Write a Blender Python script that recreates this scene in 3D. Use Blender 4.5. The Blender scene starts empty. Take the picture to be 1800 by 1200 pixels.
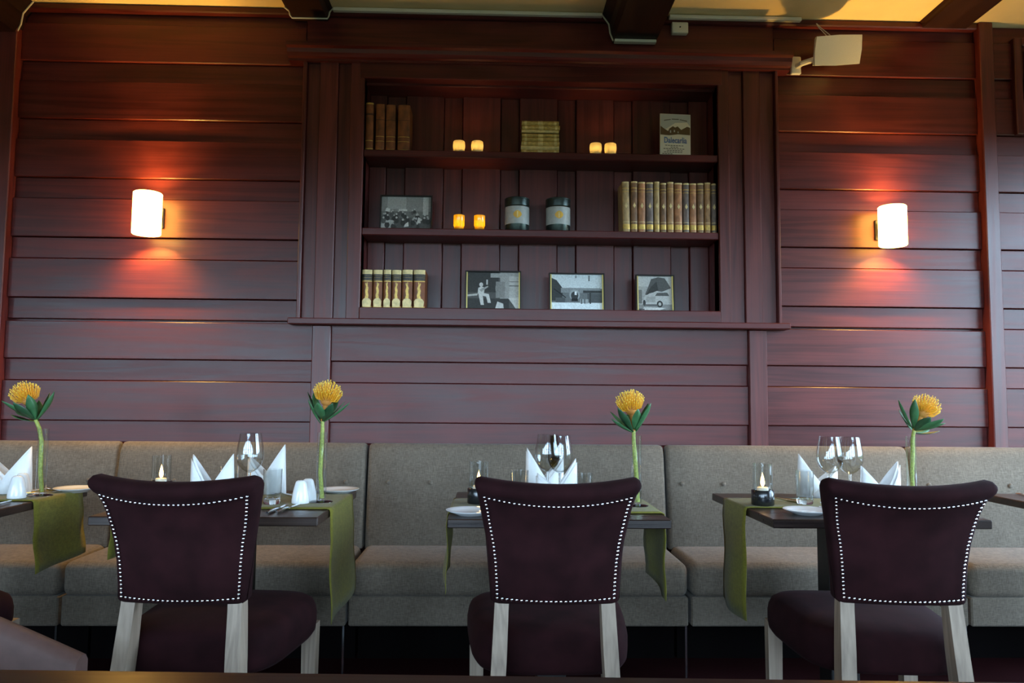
import bpy, bmesh, math, random
from mathutils import Vector, Matrix
random.seed(7)
scene = bpy.context.scene
COL = scene.collection
R = math.radians

# ------------------------------------------------------------------ camera
F_PX, CAM_H = 1350.0, 1.12
PITCH, YAW, ROLL = R(4.2669), R(1.5484), R(-0.4921)
_f = Vector((math.sin(YAW) * math.cos(PITCH), math.cos(YAW) * math.cos(PITCH), math.sin(PITCH)))
_r = Vector((math.cos(YAW), -math.sin(YAW), 0))
_u = _r.cross(_f)
CR = _r * math.cos(ROLL) - _u * math.sin(ROLL)
CU = _r * math.sin(ROLL) + _u * math.cos(ROLL)
cd = bpy.data.cameras.new('camera')
cd.sensor_width = 36.0
cd.lens = F_PX / 1800 * 36
cd.clip_start = 0.05
cam = bpy.data.objects.new('camera', cd)
COL.objects.link(cam)
cam.matrix_world = Matrix(((CR.x, CU.x, -_f.x, 0), (CR.y, CU.y, -_f.y, 0), (CR.z, CU.z, -_f.z, CAM_H), (0, 0, 0, 1)))
scene.camera = cam


def ray(px, py):
    return CR * ((px - 900) / F_PX) - CU * ((py - 600) / F_PX) + _f


def PY(px, py, Y):            # point of the photograph's ray at distance Y into the room
    d = ray(px, py)
    return Vector((0, 0, CAM_H)) + d * (Y / d.y)


def PZ(px, py, Z):            # point of the ray at height Z
    d = ray(px, py)
    return Vector((0, 0, CAM_H)) + d * ((Z - CAM_H) / d.z)


# ------------------------------------------------------------------ world, daylight, exposure
world = bpy.data.worlds.new('world')
scene.world = world
world.use_nodes = True
_nt = world.node_tree
_bg = _nt.nodes['Background']
_tc = _nt.nodes.new('ShaderNodeTexCoord')
_sp = _nt.nodes.new('ShaderNodeSeparateXYZ')
_rp = _nt.nodes.new('ShaderNodeValToRGB')
_nt.links.new(_tc.outputs['Generated'], _sp.inputs[0])
_mr = _nt.nodes.new('ShaderNodeMapRange')
_mr.inputs['From Min'].default_value = -1
_mr.inputs['From Max'].default_value = 1
_nt.links.new(_sp.outputs['Z'], _mr.inputs['Value'])
_nt.links.new(_mr.outputs[0], _rp.inputs[0])
_nt.links.new(_rp.outputs[0], _bg.inputs[0])
# green ground below the horizon, pale overcast blue sky above it
GROUND = (.035, .05, .03)
SKY = [(.0, GROUND), (.49, GROUND), (.515, (.60, .80, 1.0)), (1.0, (.45, .70, 1.0))]
_e = _rp.color_ramp.elements
_e[0].position, _e[0].color = SKY[0][0], (*SKY[0][1], 1)
_e[1].position, _e[1].color = SKY[3][0], (*SKY[3][1], 1)
for _p, _c in SKY[1:3]:
    _n = _e.new(_p)
    _n.color = (*_c, 1)
_bg.inputs[1].default_value = 22.0          # daylight outside
scene.view_settings.view_transform = 'Standard'
scene.view_settings.look = 'None'
scene.view_settings.gamma = 1.0
scene.view_settings.use_curve_mapping = False
scene.view_settings.exposure = 0.0
SCONCE = 26.0
ROOM_X0, ROOM_X1, ROOM_Y0, WALL_Y, ROOM_Z = -6.2, 3.3, -2.2, 3.70, 3.02
FRONT_WIN = [(-5.9, -4.5), (-4.2, -2.8), (-2.5, -1.1), (-0.8, 0.6), (0.9, 2.2), (2.4, 3.2)]
WIN_Z = (0.75, 2.35)
SIDE_WIN = (1.0, 3.45)
SIDE_Z = (0.6, 2.52)



def window_portal(loc, rot, sx, sy):          # guides light sampling through a window opening, gives off nothing itself
    l = bpy.data.lights.new('window_portal', 'AREA')
    l.shape = 'RECTANGLE'
    l.size, l.size_y = sx, sy
    l.cycles.is_portal = True
    o = bpy.data.objects.new('window_portal', l)
    COL.objects.link(o)
    o.location = loc
    o.rotation_euler = rot


for (a, b) in FRONT_WIN:
    window_portal(((a + b) / 2, ROOM_Y0 - .12, sum(WIN_Z) / 2), (R(90), 0, 0), b - a, WIN_Z[1] - WIN_Z[0])
window_portal((ROOM_X1 + .12, sum(SIDE_WIN) / 2, sum(SIDE_Z) / 2), (R(90), 0, R(90)), SIDE_WIN[1] - SIDE_WIN[0], SIDE_Z[1] - SIDE_Z[0])

# ------------------------------------------------------------------ materials
M = {}


def new_mat(name):
    m = bpy.data.materials.new(name)
    m.use_nodes = True
    nt = m.node_tree
    return m, nt, nt.nodes['Principled BSDF']


def mat(name, col, rough=.5, metal=0, spec=.5, noise=0, nscale=60, sheen=0, bump=0, stretch=(1, 1, 1), coat=0):
    m, nt, p = new_mat(name)
    p.inputs['Base Color'].default_value = (*col, 1)
    p.inputs['Roughness'].default_value = rough
    p.inputs['Metallic'].default_value = metal
    p.inputs['Specular IOR Level'].default_value = spec
    if coat:
        p.inputs['Coat Weight'].default_value = coat
        p.inputs['Coat Roughness'].default_value = .08
    if sheen:
        p.inputs['Sheen Weight'].default_value = sheen
        p.inputs['Sheen Roughness'].default_value = .4
        p.inputs['Sheen Tint'].default_value = (*[min(1, c * 8 + .1) for c in col], 1)
    if noise or bump:
        g = nt.nodes.new('ShaderNodeNewGeometry')
        mp = nt.nodes.new('ShaderNodeMapping')
        mp.inputs['Scale'].default_value = stretch
        n = nt.nodes.new('ShaderNodeTexNoise')
        n.inputs['Scale'].default_value = nscale
        n.inputs['Detail'].default_value = 5
        nt.links.new(g.outputs['Position'], mp.inputs[0])
        nt.links.new(mp.outputs[0], n.inputs['Vector'])
        if noise:
            r = nt.nodes.new('ShaderNodeValToRGB')
            r.color_ramp.elements[0].position = .3
            r.color_ramp.elements[1].position = .7
            r.color_ramp.elements[0].color = (*[c * (1 - noise) for c in col], 1)
            r.color_ramp.elements[1].color = (*[min(1, c * (1 + noise)) for c in col], 1)
            nt.links.new(n.outputs['Fac'], r.inputs[0])
            nt.links.new(r.outputs[0], p.inputs['Base Color'])
        if bump:
            b = nt.nodes.new('ShaderNodeBump')
            b.inputs['Strength'].default_value = bump
            b.inputs['Distance'].default_value = .002
            nt.links.new(n.outputs['Fac'], b.inputs['Height'])
            nt.links.new(b.outputs[0], p.inputs['Normal'])
    M[name] = m
    return m


def wood(name, dark, light, axis, rough=.36, gscale=1.0, var=.25, spec=.5):
    """stained timber: flowing grain along one axis, every board a little different"""
    m, nt, p = new_mat(name)
    N = nt.nodes.new
    L = nt.links.new
    g = N('ShaderNodeNewGeometry')
    oi = N('ShaderNodeObjectInfo')
    sc = N('ShaderNodeVectorMath'); sc.operation = 'SCALE'
    cx = N('ShaderNodeCombineXYZ')
    for i in range(3):
        L(oi.outputs['Random'], cx.inputs[i])
    L(cx.outputs[0], sc.inputs[0]); sc.inputs['Scale'].default_value = 17
    ad = N('ShaderNodeVectorMath'); ad.operation = 'ADD'
    L(g.outputs['Position'], ad.inputs[0]); L(sc.outputs[0], ad.inputs[1])
    mp = N('ShaderNodeMapping')
    s = [9.0 * gscale] * 3
    s['xyz'.index(axis)] = .55 * gscale
    mp.inputs['Scale'].default_value = s
    L(ad.outputs[0], mp.inputs[0])
    n1 = N('ShaderNodeTexNoise'); n1.inputs['Scale'].default_value = 1.0; n1.inputs['Detail'].default_value = 2
    n1.inputs['Distortion'].default_value = .6
    L(mp.outputs[0], n1.inputs['Vector'])
    # contour rings of the noise give cathedral grain
    ml = N('ShaderNodeMath'); ml.operation = 'MULTIPLY'; ml.inputs[1].default_value = 34
    L(n1.outputs['Fac'], ml.inputs[0])
    sn = N('ShaderNodeMath'); sn.operation = 'SINE'
    L(ml.outputs[0], sn.inputs[0])
    mp2 = N('ShaderNodeMapping')
    s2 = [160.0] * 3
    s2['xyz'.index(axis)] = 3
    mp2.inputs['Scale'].default_value = s2
    L(ad.outputs[0], mp2.inputs[0])
    n2 = N('ShaderNodeTexNoise'); n2.inputs['Scale'].default_value = 1; n2.inputs['Detail'].default_value = 4
    L(mp2.outputs[0], n2.inputs['Vector'])
    n3 = N('ShaderNodeTexNoise'); n3.inputs['Scale'].default_value = 3.2; n3.inputs['Detail'].default_value = 3
    L(ad.outputs[0], n3.inputs['Vector'])
    a1 = N('ShaderNodeMath'); a1.operation = 'MULTIPLY_ADD'; a1.inputs[1].default_value = .12; L(sn.outputs[0], a1.inputs[0])
    a2 = N('ShaderNodeMath'); a2.operation = 'MULTIPLY_ADD'; a2.inputs[1].default_value = .55; L(n2.outputs['Fac'], a2.inputs[0])
    a3 = N('ShaderNodeMath'); a3.operation = 'MULTIPLY_ADD'; a3.inputs[1].default_value = .55; L(n3.outputs['Fac'], a3.inputs[0])
    a4 = N('ShaderNodeMath'); a4.operation = 'MULTIPLY_ADD'; a4.inputs[1].default_value = var; a4.inputs[2].default_value = -.05 - var / 2
    L(oi.outputs['Random'], a4.inputs[0])
    L(a4.outputs[0], a3.inputs[2]); L(a3.outputs[0], a2.inputs[2]); L(a2.outputs[0], a1.inputs[2])
    r = N('ShaderNodeValToRGB')
    r.color_ramp.elements[0].position = .2; r.color_ramp.elements[0].color = (*dark, 1)
    r.color_ramp.elements[1].position = .85; r.color_ramp.elements[1].color = (*light, 1)
    L(a1.outputs[0], r.inputs[0]); L(r.outputs[0], p.inputs['Base Color'])
    rr = N('ShaderNodeMapRange')
    rr.inputs['To Min'].default_value = rough - .07; rr.inputs['To Max'].default_value = rough + .12
    L(a1.outputs[0], rr.inputs['Value']); L(rr.outputs[0], p.inputs['Roughness'])
    p.inputs['Specular IOR Level'].default_value = spec
    b = N('ShaderNodeBump'); b.inputs['Strength'].default_value = .12; b.inputs['Distance'].default_value = .002
    L(a1.outputs[0], b.inputs['Height']); L(b.outputs[0], p.inputs['Normal'])
    M[name] = m
    return m


W_D, W_L = (.045, .0050, .0052), (.124, .0180, .0160)
wood('wood_h', W_D, W_L, 'x', spec=.4)
wood('wood_v', W_D, (.135, .0215, .0185), 'z', spec=.5)
wood('wood_y', (.012, .003, .003), (.03, .008, .006), 'y', rough=.5, spec=.25)
wood('wood_table', (.014, .008, .007), (.05, .028, .020), 'x', rough=.30)
wood('wood_near_table', (.010, .004, .003), (.035, .013, .007), 'x', rough=.30)
wood('wood_leg', (.20, .145, .105), (.42, .32, .24), 'z', rough=.55, gscale=2)


def fabric(name, col, var=.35, scale=420, rough=.95, sheen=.1, bump=.25):
    m, nt, p = new_mat(name)
    N = nt.nodes.new; L = nt.links.new
    g = N('ShaderNodeNewGeometry')
    outs = []
    for st in ((scale, scale * .12, scale * .12), (scale * .12, scale * .12, scale), (9, 9, 9)):
        mp = N('ShaderNodeMapping'); mp.inputs['Scale'].default_value = st
        L(g.outputs['Position'], mp.inputs[0])
        n = N('ShaderNodeTexNoise'); n.inputs['Scale'].default_value = 1; n.inputs['Detail'].default_value = 3
        L(mp.outputs[0], n.inputs['Vector']); outs.append(n.outputs['Fac'])
    a = N('ShaderNodeMath'); a.operation = 'ADD'; L(outs[0], a.inputs[0]); L(outs[1], a.inputs[1])
    c = N('ShaderNodeMath'); c.operation = 'MULTIPLY_ADD'; c.inputs[1].default_value = .35; L(outs[2], c.inputs[0]); L(a.outputs[0], c.inputs[2])
    r = N('ShaderNodeValToRGB')
    mr = N('ShaderNodeMapRange'); mr.inputs['From Min'].default_value = .75; mr.inputs['From Max'].default_value = 1.6
    L(c.outputs[0], mr.inputs['Value']); L(mr.outputs[0], r.inputs[0])
    r.color_ramp.elements[0].color = (*[k * (1 - var) for k in col], 1)
    r.color_ramp.elements[1].color = (*[min(1, k * (1 + var)) for k in col], 1)
    L(r.outputs[0], p.inputs['Base Color'])
    p.inputs['Roughness'].default_value = rough
    p.inputs['Specular IOR Level'].default_value = .15
    p.inputs['Sheen Weight'].default_value = sheen
    b = N('ShaderNodeBump'); b.inputs['Strength'].default_value = bump; b.inputs['Distance'].default_value = .001
    L(a.outputs[0], b.inputs['Height']); L(b.outputs[0], p.inputs['Normal'])
    M[name] = m


fabric('linen', (.142, .113, .086), .45)
fabric('runner', (.150, .135, .020), .3, 600)
fabric('napkin', (.82, .82, .82), .05, 500, sheen=0, bump=.08)
mat('velvet', (.0165, .0042, .0052), .9, spec=.10, noise=.35, nscale=14, sheen=.06)
mat('velvet_piping', (.016, .005, .008), .9, spec=.1, sheen=.1)
mat('steel_nail', (.85, .87, .92), .18, 1)
mat('taupe_leather', (.115, .062, .052), .55, noise=.12, nscale=30, spec=.3)
mat('leather_seam', (.17, .10, .085), .6)
mat('dark_metal', (.02, .018, .018), .45, .3)
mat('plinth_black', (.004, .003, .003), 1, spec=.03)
mat('ceiling_paint', (.76, .57, .30), .9, noise=.04, nscale=8)
mat('plaster', (.45, .38, .30), .9, noise=.05, nscale=6)
mat('carpet', (.020, .0035, .004), 1, noise=.4, nscale=220, spec=.05)
mat('white_plastic', (.74, .69, .60), .45)
mat('white_grille', (.70, .64, .54), .6, noise=.12, nscale=900)
mat('cable', (.66, .60, .50), .5)
mat('porcelain', (.82, .83, .84), .12)
mat('cutlery', (.75, .77, .8), .16, 1)
mat('candle_black', (.012, .012, .014), .22, coat=.4)
mat('wax', (.85, .78, .62), .5)
mat('tin_dark', (.045, .06, .055), .3, .75, noise=.2, nscale=40)
mat('tin_label', (.40, .42, .40), .4, noise=.12, nscale=60)
mat('tin_emblem', (.75, .42, .05), .4)
mat('frame_black', (.012, .009, .008), .3)
mat('frame_gilt', (.70, .55, .18), .35, .6)
mat('leaf', (.045, .15, .055), .45, noise=.25, nscale=40)
mat('leaf_dark', (.022, .075, .03), .45, noise=.25, nscale=40)
mat('stem', (.30, .34, .06), .5, noise=.35, nscale=150)
mat('bloom', (.85, .42, .02), .55, noise=.1, nscale=80)
mat('bloom_core', (.55, .22, .04), .7)
mat('bloom_tip', (.95, .66, .08), .5)
mat('old_leather', (.20, .060, .018), .5, noise=.5, nscale=28, stretch=(1, 1, .7))
mat('old_leather_dark', (.06, .014, .008), .5)
mat('gilt', (.62, .40, .10), .4, .45, noise=.25, nscale=90)
mat('gilt_pale', (.72, .56, .26), .45, .2, noise=.2, nscale=60)
mat('brown_leather', (.21, .060, .014), .42, noise=.2, nscale=30)
mat('dark_band', (.02, .02, .02), .4)
mat('paper_block', (.60, .46, .26), .8, noise=.15, nscale=200)
mat('spine_gold', (.50, .33, .10), .5, noise=.35, nscale=70, stretch=(1, 1, 2))
mat('spine_seam', (.16, .08, .02), .7)
for k, c in enumerate([(.45, .30, .13), (.22, .11, .05), (.40, .17, .07), (.17, .12, .10), (.36, .19, .08)]):
    mat('spine_%d' % k, c, .45, noise=.4, nscale=60, stretch=(1, 1, .5))
for k in range(10):
    v = (k / 9) ** 2.0 * .78 + .012
    mat('grey_%d' % k, (v, v * .97, v * .90), .6, spec=.25, noise=.16, nscale=140)
for k in range(10):
    v = (k / 9) ** 2.0 * .85 + .012
    mat('cool_%d' % k, (v * .93, v * 1.0, v), .6, spec=.25, noise=.16, nscale=140)
mat('print_sky', (.42, .43, .42), .4)
mat('print_brown', (.10, .055, .02), .5)
mat('print_cream', (.68, .62, .50), .5)
mat('print_blue', (.10, .16, .38), .5)
mat('print_ink', (.09, .07, .05), .5)


def thin_glass(name, tint=(1, 1, 1), strength=.95, base=.06):
    m = bpy.data.materials.new(name); m.use_nodes = True
    nt = m.node_tree; nt.nodes.clear()
    N = nt.nodes.new; L = nt.links.new
    o = N('ShaderNodeOutputMaterial'); mx = N('ShaderNodeMixShader')
    t = N('ShaderNodeBsdfTransparent'); t.inputs[0].default_value = (*tint, 1)
    g = N('ShaderNodeBsdfGlossy'); g.inputs['Roughness'].default_value = .02
    fr = N('ShaderNodeLayerWeight'); fr.inputs['Blend'].default_value = .5
    pw = N('ShaderNodeMath'); pw.operation = 'POWER'; pw.inputs[1].default_value = 4
    L(fr.outputs['Facing'], pw.inputs[0])
    ml = N('ShaderNodeMath'); ml.operation = 'MULTIPLY_ADD'; ml.inputs[1].default_value = strength; ml.inputs[2].default_value = base
    ml.use_clamp = True
    L(pw.outputs[0], ml.inputs[0]); L(ml.outputs[0], mx.inputs[0]); L(t.outputs[0], mx.inputs[1]); L(g.outputs[0], mx.inputs[2])
    L(mx.outputs[0], o.inputs[0])
    M[name] = m


thin_glass('glass', (.97, .985, .985))
thin_glass('pane_glass', (.97, .99, 1), .5, .02)


def solid_glass(name, col=(1, 1, 1), rough=0):
    m, nt, p = new_mat(name)
    p.inputs['Base Color'].default_value = (*col, 1)
    p.inputs['Transmission Weight'].default_value = 1
    p.inputs['Roughness'].default_value = rough
    p.inputs['IOR'].default_value = 1.45
    M[name] = m


solid_glass('glass_solid', (.97, .99, 1))


def emit(name, col, s):
    m = bpy.data.materials.new(name); m.use_nodes = True
    nt = m.node_tree; nt.nodes.clear()
    o = nt.nodes.new('ShaderNodeOutputMaterial'); e = nt.nodes.new('ShaderNodeEmission')
    e.inputs[0].default_value = (*col, 1); e.inputs[1].default_value = s
    nt.links.new(e.outputs[0], o.inputs[0])
    M[name] = m


emit('sconce_glow', (1.0, .57, .11), SCONCE)
emit('flame', (1.0, .55, .16), 26)


def votive_glass(name, col, tr):
    m = bpy.data.materials.new(name); m.use_nodes = True
    nt = m.node_tree; nt.nodes.clear()
    N = nt.nodes.new; L = nt.links.new
    o = N('ShaderNodeOutputMaterial'); mx = N('ShaderNodeMixShader'); mx.inputs[0].default_value = tr
    t = N('ShaderNodeBsdfTranslucent'); t.inputs[0].default_value = (*col, 1)
    d = N('ShaderNodeBsdfDiffuse'); d.inputs[0].default_value = (*[c * .7 for c in col], 1)
    L(d.outputs[0], mx.inputs[1]); L(t.outputs[0], mx.inputs[2])
    g = N('ShaderNodeBsdfGlossy'); g.inputs['Roughness'].default_value = .15
    m2 = N('ShaderNodeMixShader'); m2.inputs[0].default_value = .06
    L(mx.outputs[0], m2.inputs[1]); L(g.outputs[0], m2.inputs[2]); L(m2.outputs[0], o.inputs[0])
    M[name] = m


votive_glass('frosted_glass', (.95, .88, .62), .75)
votive_glass('amber_glass', (1.0, .76, .10), .85)


# ------------------------------------------------------------------ mesh helpers
def gbox(x0, x1, y0, y1, z0, z1, b=0):
    bm = bmesh.new()
    bmesh.ops.create_cube(bm, size=1)
    for v in bm.verts:
        v.co = Vector(((x0 + x1) / 2 + v.co.x * (x1 - x0), (y0 + y1) / 2 + v.co.y * (y1 - y0), (z0 + z1) / 2 + v.co.z * (z1 - z0)))
    if b:
        bmesh.ops.bevel(bm, geom=list(bm.edges), offset=b, segments=1, affect='EDGES', profile=.5)
    g = ([v.co.copy() for v in bm.verts], [[l.vert.index for l in f.loops] for f in (bm.verts.index_update() or bm.faces)])
    bm.free()
    return g


def grbox(x0, x1, y0, y1, z0, z1, b, seg=4):
    bm = bmesh.new()
    bmesh.ops.create_cube(bm, size=1)
    for v in bm.verts:
        v.co = Vector(((x0 + x1) / 2 + v.co.x * (x1 - x0), (y0 + y1) / 2 + v.co.y * (y1 - y0), (z0 + z1) / 2 + v.co.z * (z1 - z0)))
    bmesh.ops.bevel(bm, geom=list(bm.edges), offset=b, segments=seg, affect='EDGES', profile=.5)
    bm.verts.index_update()
    g = ([v.co.copy() for v in bm.verts], [[l.vert.index for l in f.loops] for f in bm.faces])
    bm.free()
    return g


def glathe(prof, n=28, closed=False, wob=0):
    vs, fs = [], []
    for (r, z) in prof:
        for k in range(n):
            a = 2 * math.pi * k / n
            vs.append(Vector((r * math.cos(a), r * math.sin(a), z)))
    m = len(prof)
    for i in range(m if closed else m - 1):
        j = (i + 1) % m
        for k in range(n):
            fs.append([i * n + k, i * n + (k + 1) % n, j * n + (k + 1) % n, j * n + k])
    return vs, fs


def gdisc_caps(g, n, bottom=True, top=True):
    vs, fs = g
    if bottom:
        fs.append(list(range(n))[::-1])
    if top:
        fs.append(list(range(len(vs) - n, len(vs))))
    return vs, fs


def gsolid(prof, n=28):
    return gdisc_caps(glathe(prof, n), n)


def gtube(pts, r, n=8, flat=1.0):
    pts = [Vector(p) for p in pts]
    vs, fs = [], []
    m = len(pts)
    t0 = (pts[1] - pts[0]).normalized()
    ref = Vector((0, 0, 1)) if abs(t0.z) < .9 else Vector((1, 0, 0))
    for i, p in enumerate(pts):
        t = (pts[min(i + 1, m - 1)] - pts[max(i - 1, 0)]).normalized()
        a = (ref - t * ref.dot(t)).normalized()
        ref = a
        b = t.cross(a)
        rr = r[i] if isinstance(r, (list, tuple)) else r
        for k in range(n):
            w = 2 * math.pi * k / n
            vs.append(p + a * math.cos(w) * rr + b * math.sin(w) * rr * flat)
    for i in range(m - 1):
        for k in range(n):
            fs.append([i * n + k, i * n + (k + 1) % n, (i + 1) * n + (k + 1) % n, (i + 1) * n + k])
    return gdisc_caps((vs, fs), n)


def gprism(poly, plane, d0, d1):
    """extrude a 2D outline; plane 'xz' extrudes along y, 'yz' along x, 'xy' along z"""
    f = {'xz': lambda p, d: Vector((p[0], d, p[1])), 'yz': lambda p, d: Vector((d, p[0], p[1])), 'xy': lambda p, d: Vector((p[0], p[1], d))}[plane]
    n = len(poly)
    vs = [f(p, d0) for p in poly] + [f(p, d1) for p in poly]
    fs = [list(range(n)), list(range(n, 2 * n))[::-1]] + [[i, i + n, (i + 1) % n + n, (i + 1) % n] for i in range(n)]
    return vs, fs


def gsphere(r, n=12, m=8, s=(1, 1, 1), c=(0, 0, 0)):
    vs, fs = [], []
    for i in range(m + 1):
        t = math.pi * i / m
        for k in range(n):
            a = 2 * math.pi * k / n
            vs.append(Vector((c[0] + r * s[0] * math.sin(t) * math.cos(a), c[1] + r * s[1] * math.sin(t) * math.sin(a), c[2] + r * s[2] * math.cos(t))))
    for i in range(m):
        for k in range(n):
            fs.append([i * n + k, (i + 1) * n + k, (i + 1) * n + (k + 1) % n, i * n + (k + 1) % n])
    return vs, fs


def gmerge(*gs):
    vs, fs = [], []
    for (v, f) in gs:
        o = len(vs)
        vs += list(v)
        fs += [[i + o for i in q] for q in f]
    return vs, fs


def gmove(g, loc=(0, 0, 0), rot=None):
    mt = Matrix.Translation(Vector(loc)) @ (rot if rot is not None else Matrix.Identity(4))
    return [mt @ Vector(v) for v in g[0]], g[1]


def to_mesh(name, g, smooth=False, auto=None):
    me = bpy.data.meshes.new(name)
    me.from_pydata([tuple(v) for v in g[0]], [], [list(f) for f in g[1]])
    bm = bmesh.new(); bm.from_mesh(me)
    bmesh.ops.remove_doubles(bm, verts=bm.verts, dist=1e-6)
    bmesh.ops.recalc_face_normals(bm, faces=bm.faces)
    if smooth:
        lim = R(auto if auto else 40)
        for f in bm.faces:
            f.smooth = True
        for e in bm.edges:
            if len(e.link_faces) == 2 and e.calc_face_angle(0) > lim:
                e.smooth = False
    bm.to_mesh(me); bm.free()
    return me


def put(name, g, m, parent=None, loc=(0, 0, 0), rot=(0, 0, 0), smooth=False, auto=None, label=None, kind=None):
    me = g if isinstance(g, bpy.types.Mesh) else to_mesh(name, g, smooth, auto)
    if m is not None and not me.materials:
        me.materials.append(M[m])
    o = bpy.data.objects.new(name, me)
    COL.objects.link(o)
    o.location = loc
    o.rotation_euler = rot
    if parent:
        o.parent = parent
    if label:
        o['label'] = label
    if kind:
        o['kind'] = kind
    return o


def thing(name, label, cat, loc=(0, 0, 0), rz=0, group=None, rot=None):
    o = bpy.data.objects.new(name, None)
    COL.objects.link(o)
    o.location = loc
    o.rotation_euler = rot if rot else (0, 0, rz)
    o.empty_display_size = .05
    o['label'] = label
    o['category'] = cat
    if group:
        o['group'] = group
    return o


def tag(o, label, cat, group=None):
    o['label'] = label
    o['category'] = cat
    if group:
        o['group'] = group
    return o


def struct(name, g, m, label=None, smooth=False):
    o = put(name, g, m, smooth=smooth)
    o['kind'] = 'structure'
    if label:
        o['label'] = label
    return o


def dup(root, loc, rz, label):
    r = root.copy(); COL.objects.link(r)
    r.location = loc; r.rotation_euler = (0, 0, rz); r['label'] = label
    for ch in list(root.children):
        c = ch.copy(); COL.objects.link(c); c.parent = r
        for g in list(ch.children):
            d = g.copy(); COL.objects.link(d); d.parent = c
    return r


ORD = ['first', 'second', 'third', 'fourth', 'fifth', 'sixth', 'seventh', 'eighth', 'ninth', 'tenth', 'eleventh', 'twelfth', 'thirteenth']

# ------------------------------------------------------------------ room shell
struct('floor', gbox(ROOM_X0, ROOM_X1, ROOM_Y0, 4.1, -.08, 0), 'carpet', 'dark red carpeted floor')
ceiling = struct('ceiling', gbox(ROOM_X0, ROOM_X1, ROOM_Y0, 4.1, ROOM_Z, ROOM_Z + .1), 'ceiling_paint', 'cream painted ceiling between dark beams')
OPX0, OPX1, OPZ0, OPZ1 = -.628, 1.10, 1.548, 2.667      # shelf opening
BACK_Y = 3.86
wall_back = struct('wall_back', gmerge(gbox(ROOM_X0, OPX0 - .03, WALL_Y + .03, 4.05, 0, ROOM_Z), gbox(OPX1 + .03, ROOM_X1, WALL_Y + .03, 4.05, 0, ROOM_Z),
                                       gbox(OPX0 - .03, OPX1 + .03, WALL_Y + .03, 4.05, 0, OPZ0 - .03), gbox(OPX0 - .03, OPX1 + .03, WALL_Y + .03, 4.05, OPZ1 + .03, ROOM_Z),
                                       gbox(OPX0 - .03, OPX1 + .03, BACK_Y + .03, 4.05, OPZ0 - .03, OPZ1 + .03)),
                   'wood_h', 'red-brown timber panelled wall behind the bench')
S = [3.032, 2.742, 2.455, 2.165, 1.875, 1.583, 1.292, 1.002, .712]      # upper edges of the narrow recessed boards
NARROW = .102


def plank(x0, x1, z0, z1, wide):
    f = WALL_Y - (.016 if wide else .001)
    z1 = min(z1, ROOM_Z - .002)
    if z1 - z0 < .01:
        return
    put('plank', gbox(x0, x1, f, WALL_Y + .035, z0, z1, .0025), 'wood_h', wall_back)


def plank_run(x0, x1, zlo, zhi):
    for i, s in enumerate(S):
        for (a, b, w) in ((s - NARROW + .001, s - .001, False), (s + .001, s + .290 - NARROW - .001, True)):
            a, b = max(a, zlo), min(b, zhi)
            if b - a > .015:
                plank(x0, x1, a, b, w)


plank_run(-2.30, -.925, 1.483, 3.02)
plank_run(-2.30, -.853, .60, 1.470)
plank_run(-.765, 1.244, .60, 1.470)
plank_run(1.332, 2.42, .60, 1.470)
plank_run(1.398, 2.42, 1.483, 3.02)
plank_run(2.49, 3.28, .60, 3.02)
plank_run(-4.2, -2.42, .60, 3.02)
put('plank', gbox(-.922, 1.395, WALL_Y - .016, WALL_Y + .03, 2.80, 3.018, .0025), 'wood_h', wall_back)
# upright posts of the panelling
struct('trim_1', gbox(-2.42, -2.30, 3.645, 3.74, 0, 3.02, .004), 'wood_v', 'dark red timber post at the left end of the panelling')
struct('trim_2', gbox(2.42, 2.49, 3.645, 3.74, 0, 3.02, .004), 'wood_v', 'timber post at the right end of the panelling')
struct('trim_3', gbox(-.853, -.765, 3.665, 3.74, 0, 1.462, .004), 'wood_v', 'short post under the left end of the bookcase sill')
struct('trim_4', gbox(1.244, 1.332, 3.665, 3.74, 0, 1.462, .004), 'wood_v', 'short post under the right end of the bookcase sill')
struct('trim_5', gbox(-2.30, 2.42, 3.655, 3.70, 2.985, 3.018, .006), 'wood_h', 'thin dark moulding along the ceiling')
# raised frame at the far right of the wall
pf = [(2.60, 2.66, 2.46, 2.95), (2.66, 3.3, 2.46, 2.52)]
struct('trim_6', gmerge(gbox(2.605, 2.645, 3.66, 3.74, 2.455, 2.95, .004), gbox(2.645, 3.25, 3.66, 3.74, 2.455, 2.495, .004), gbox(2.645, 3.25, 3.66, 3.74, 2.91, 2.95, .004),
                        gbox(2.665, 3.25, 3.675, 3.74, 2.515, 2.89, .004)), 'wood_v', 'raised panel frame high on the wall at the right edge')


def beam(x0t, x1t, x0b, x1b, zb, label, n):
    dz = ROOM_Z - zb
    prof = [(x0t, ROOM_Z + .02), (x0t, ROOM_Z - .001), (x0t + (x0b - x0t) * .65, ROOM_Z - dz * .38), (x0t + (x0b - x0t) * .75, ROOM_Z - dz * .72), (x0b, zb),
            (x1b, zb), (x1t + (x1b - x1t) * .75, ROOM_Z - dz * .72), (x1t + (x1b - x1t) * .65, ROOM_Z - dz * .38), (x1t, ROOM_Z - .001), (x1t, ROOM_Z + .02)]
    o = struct('trim_%d' % n, gprism(prof, 'xz', ROOM_Y0 + .01, 3.70), 'wood_y', label)
    return prof


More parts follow.
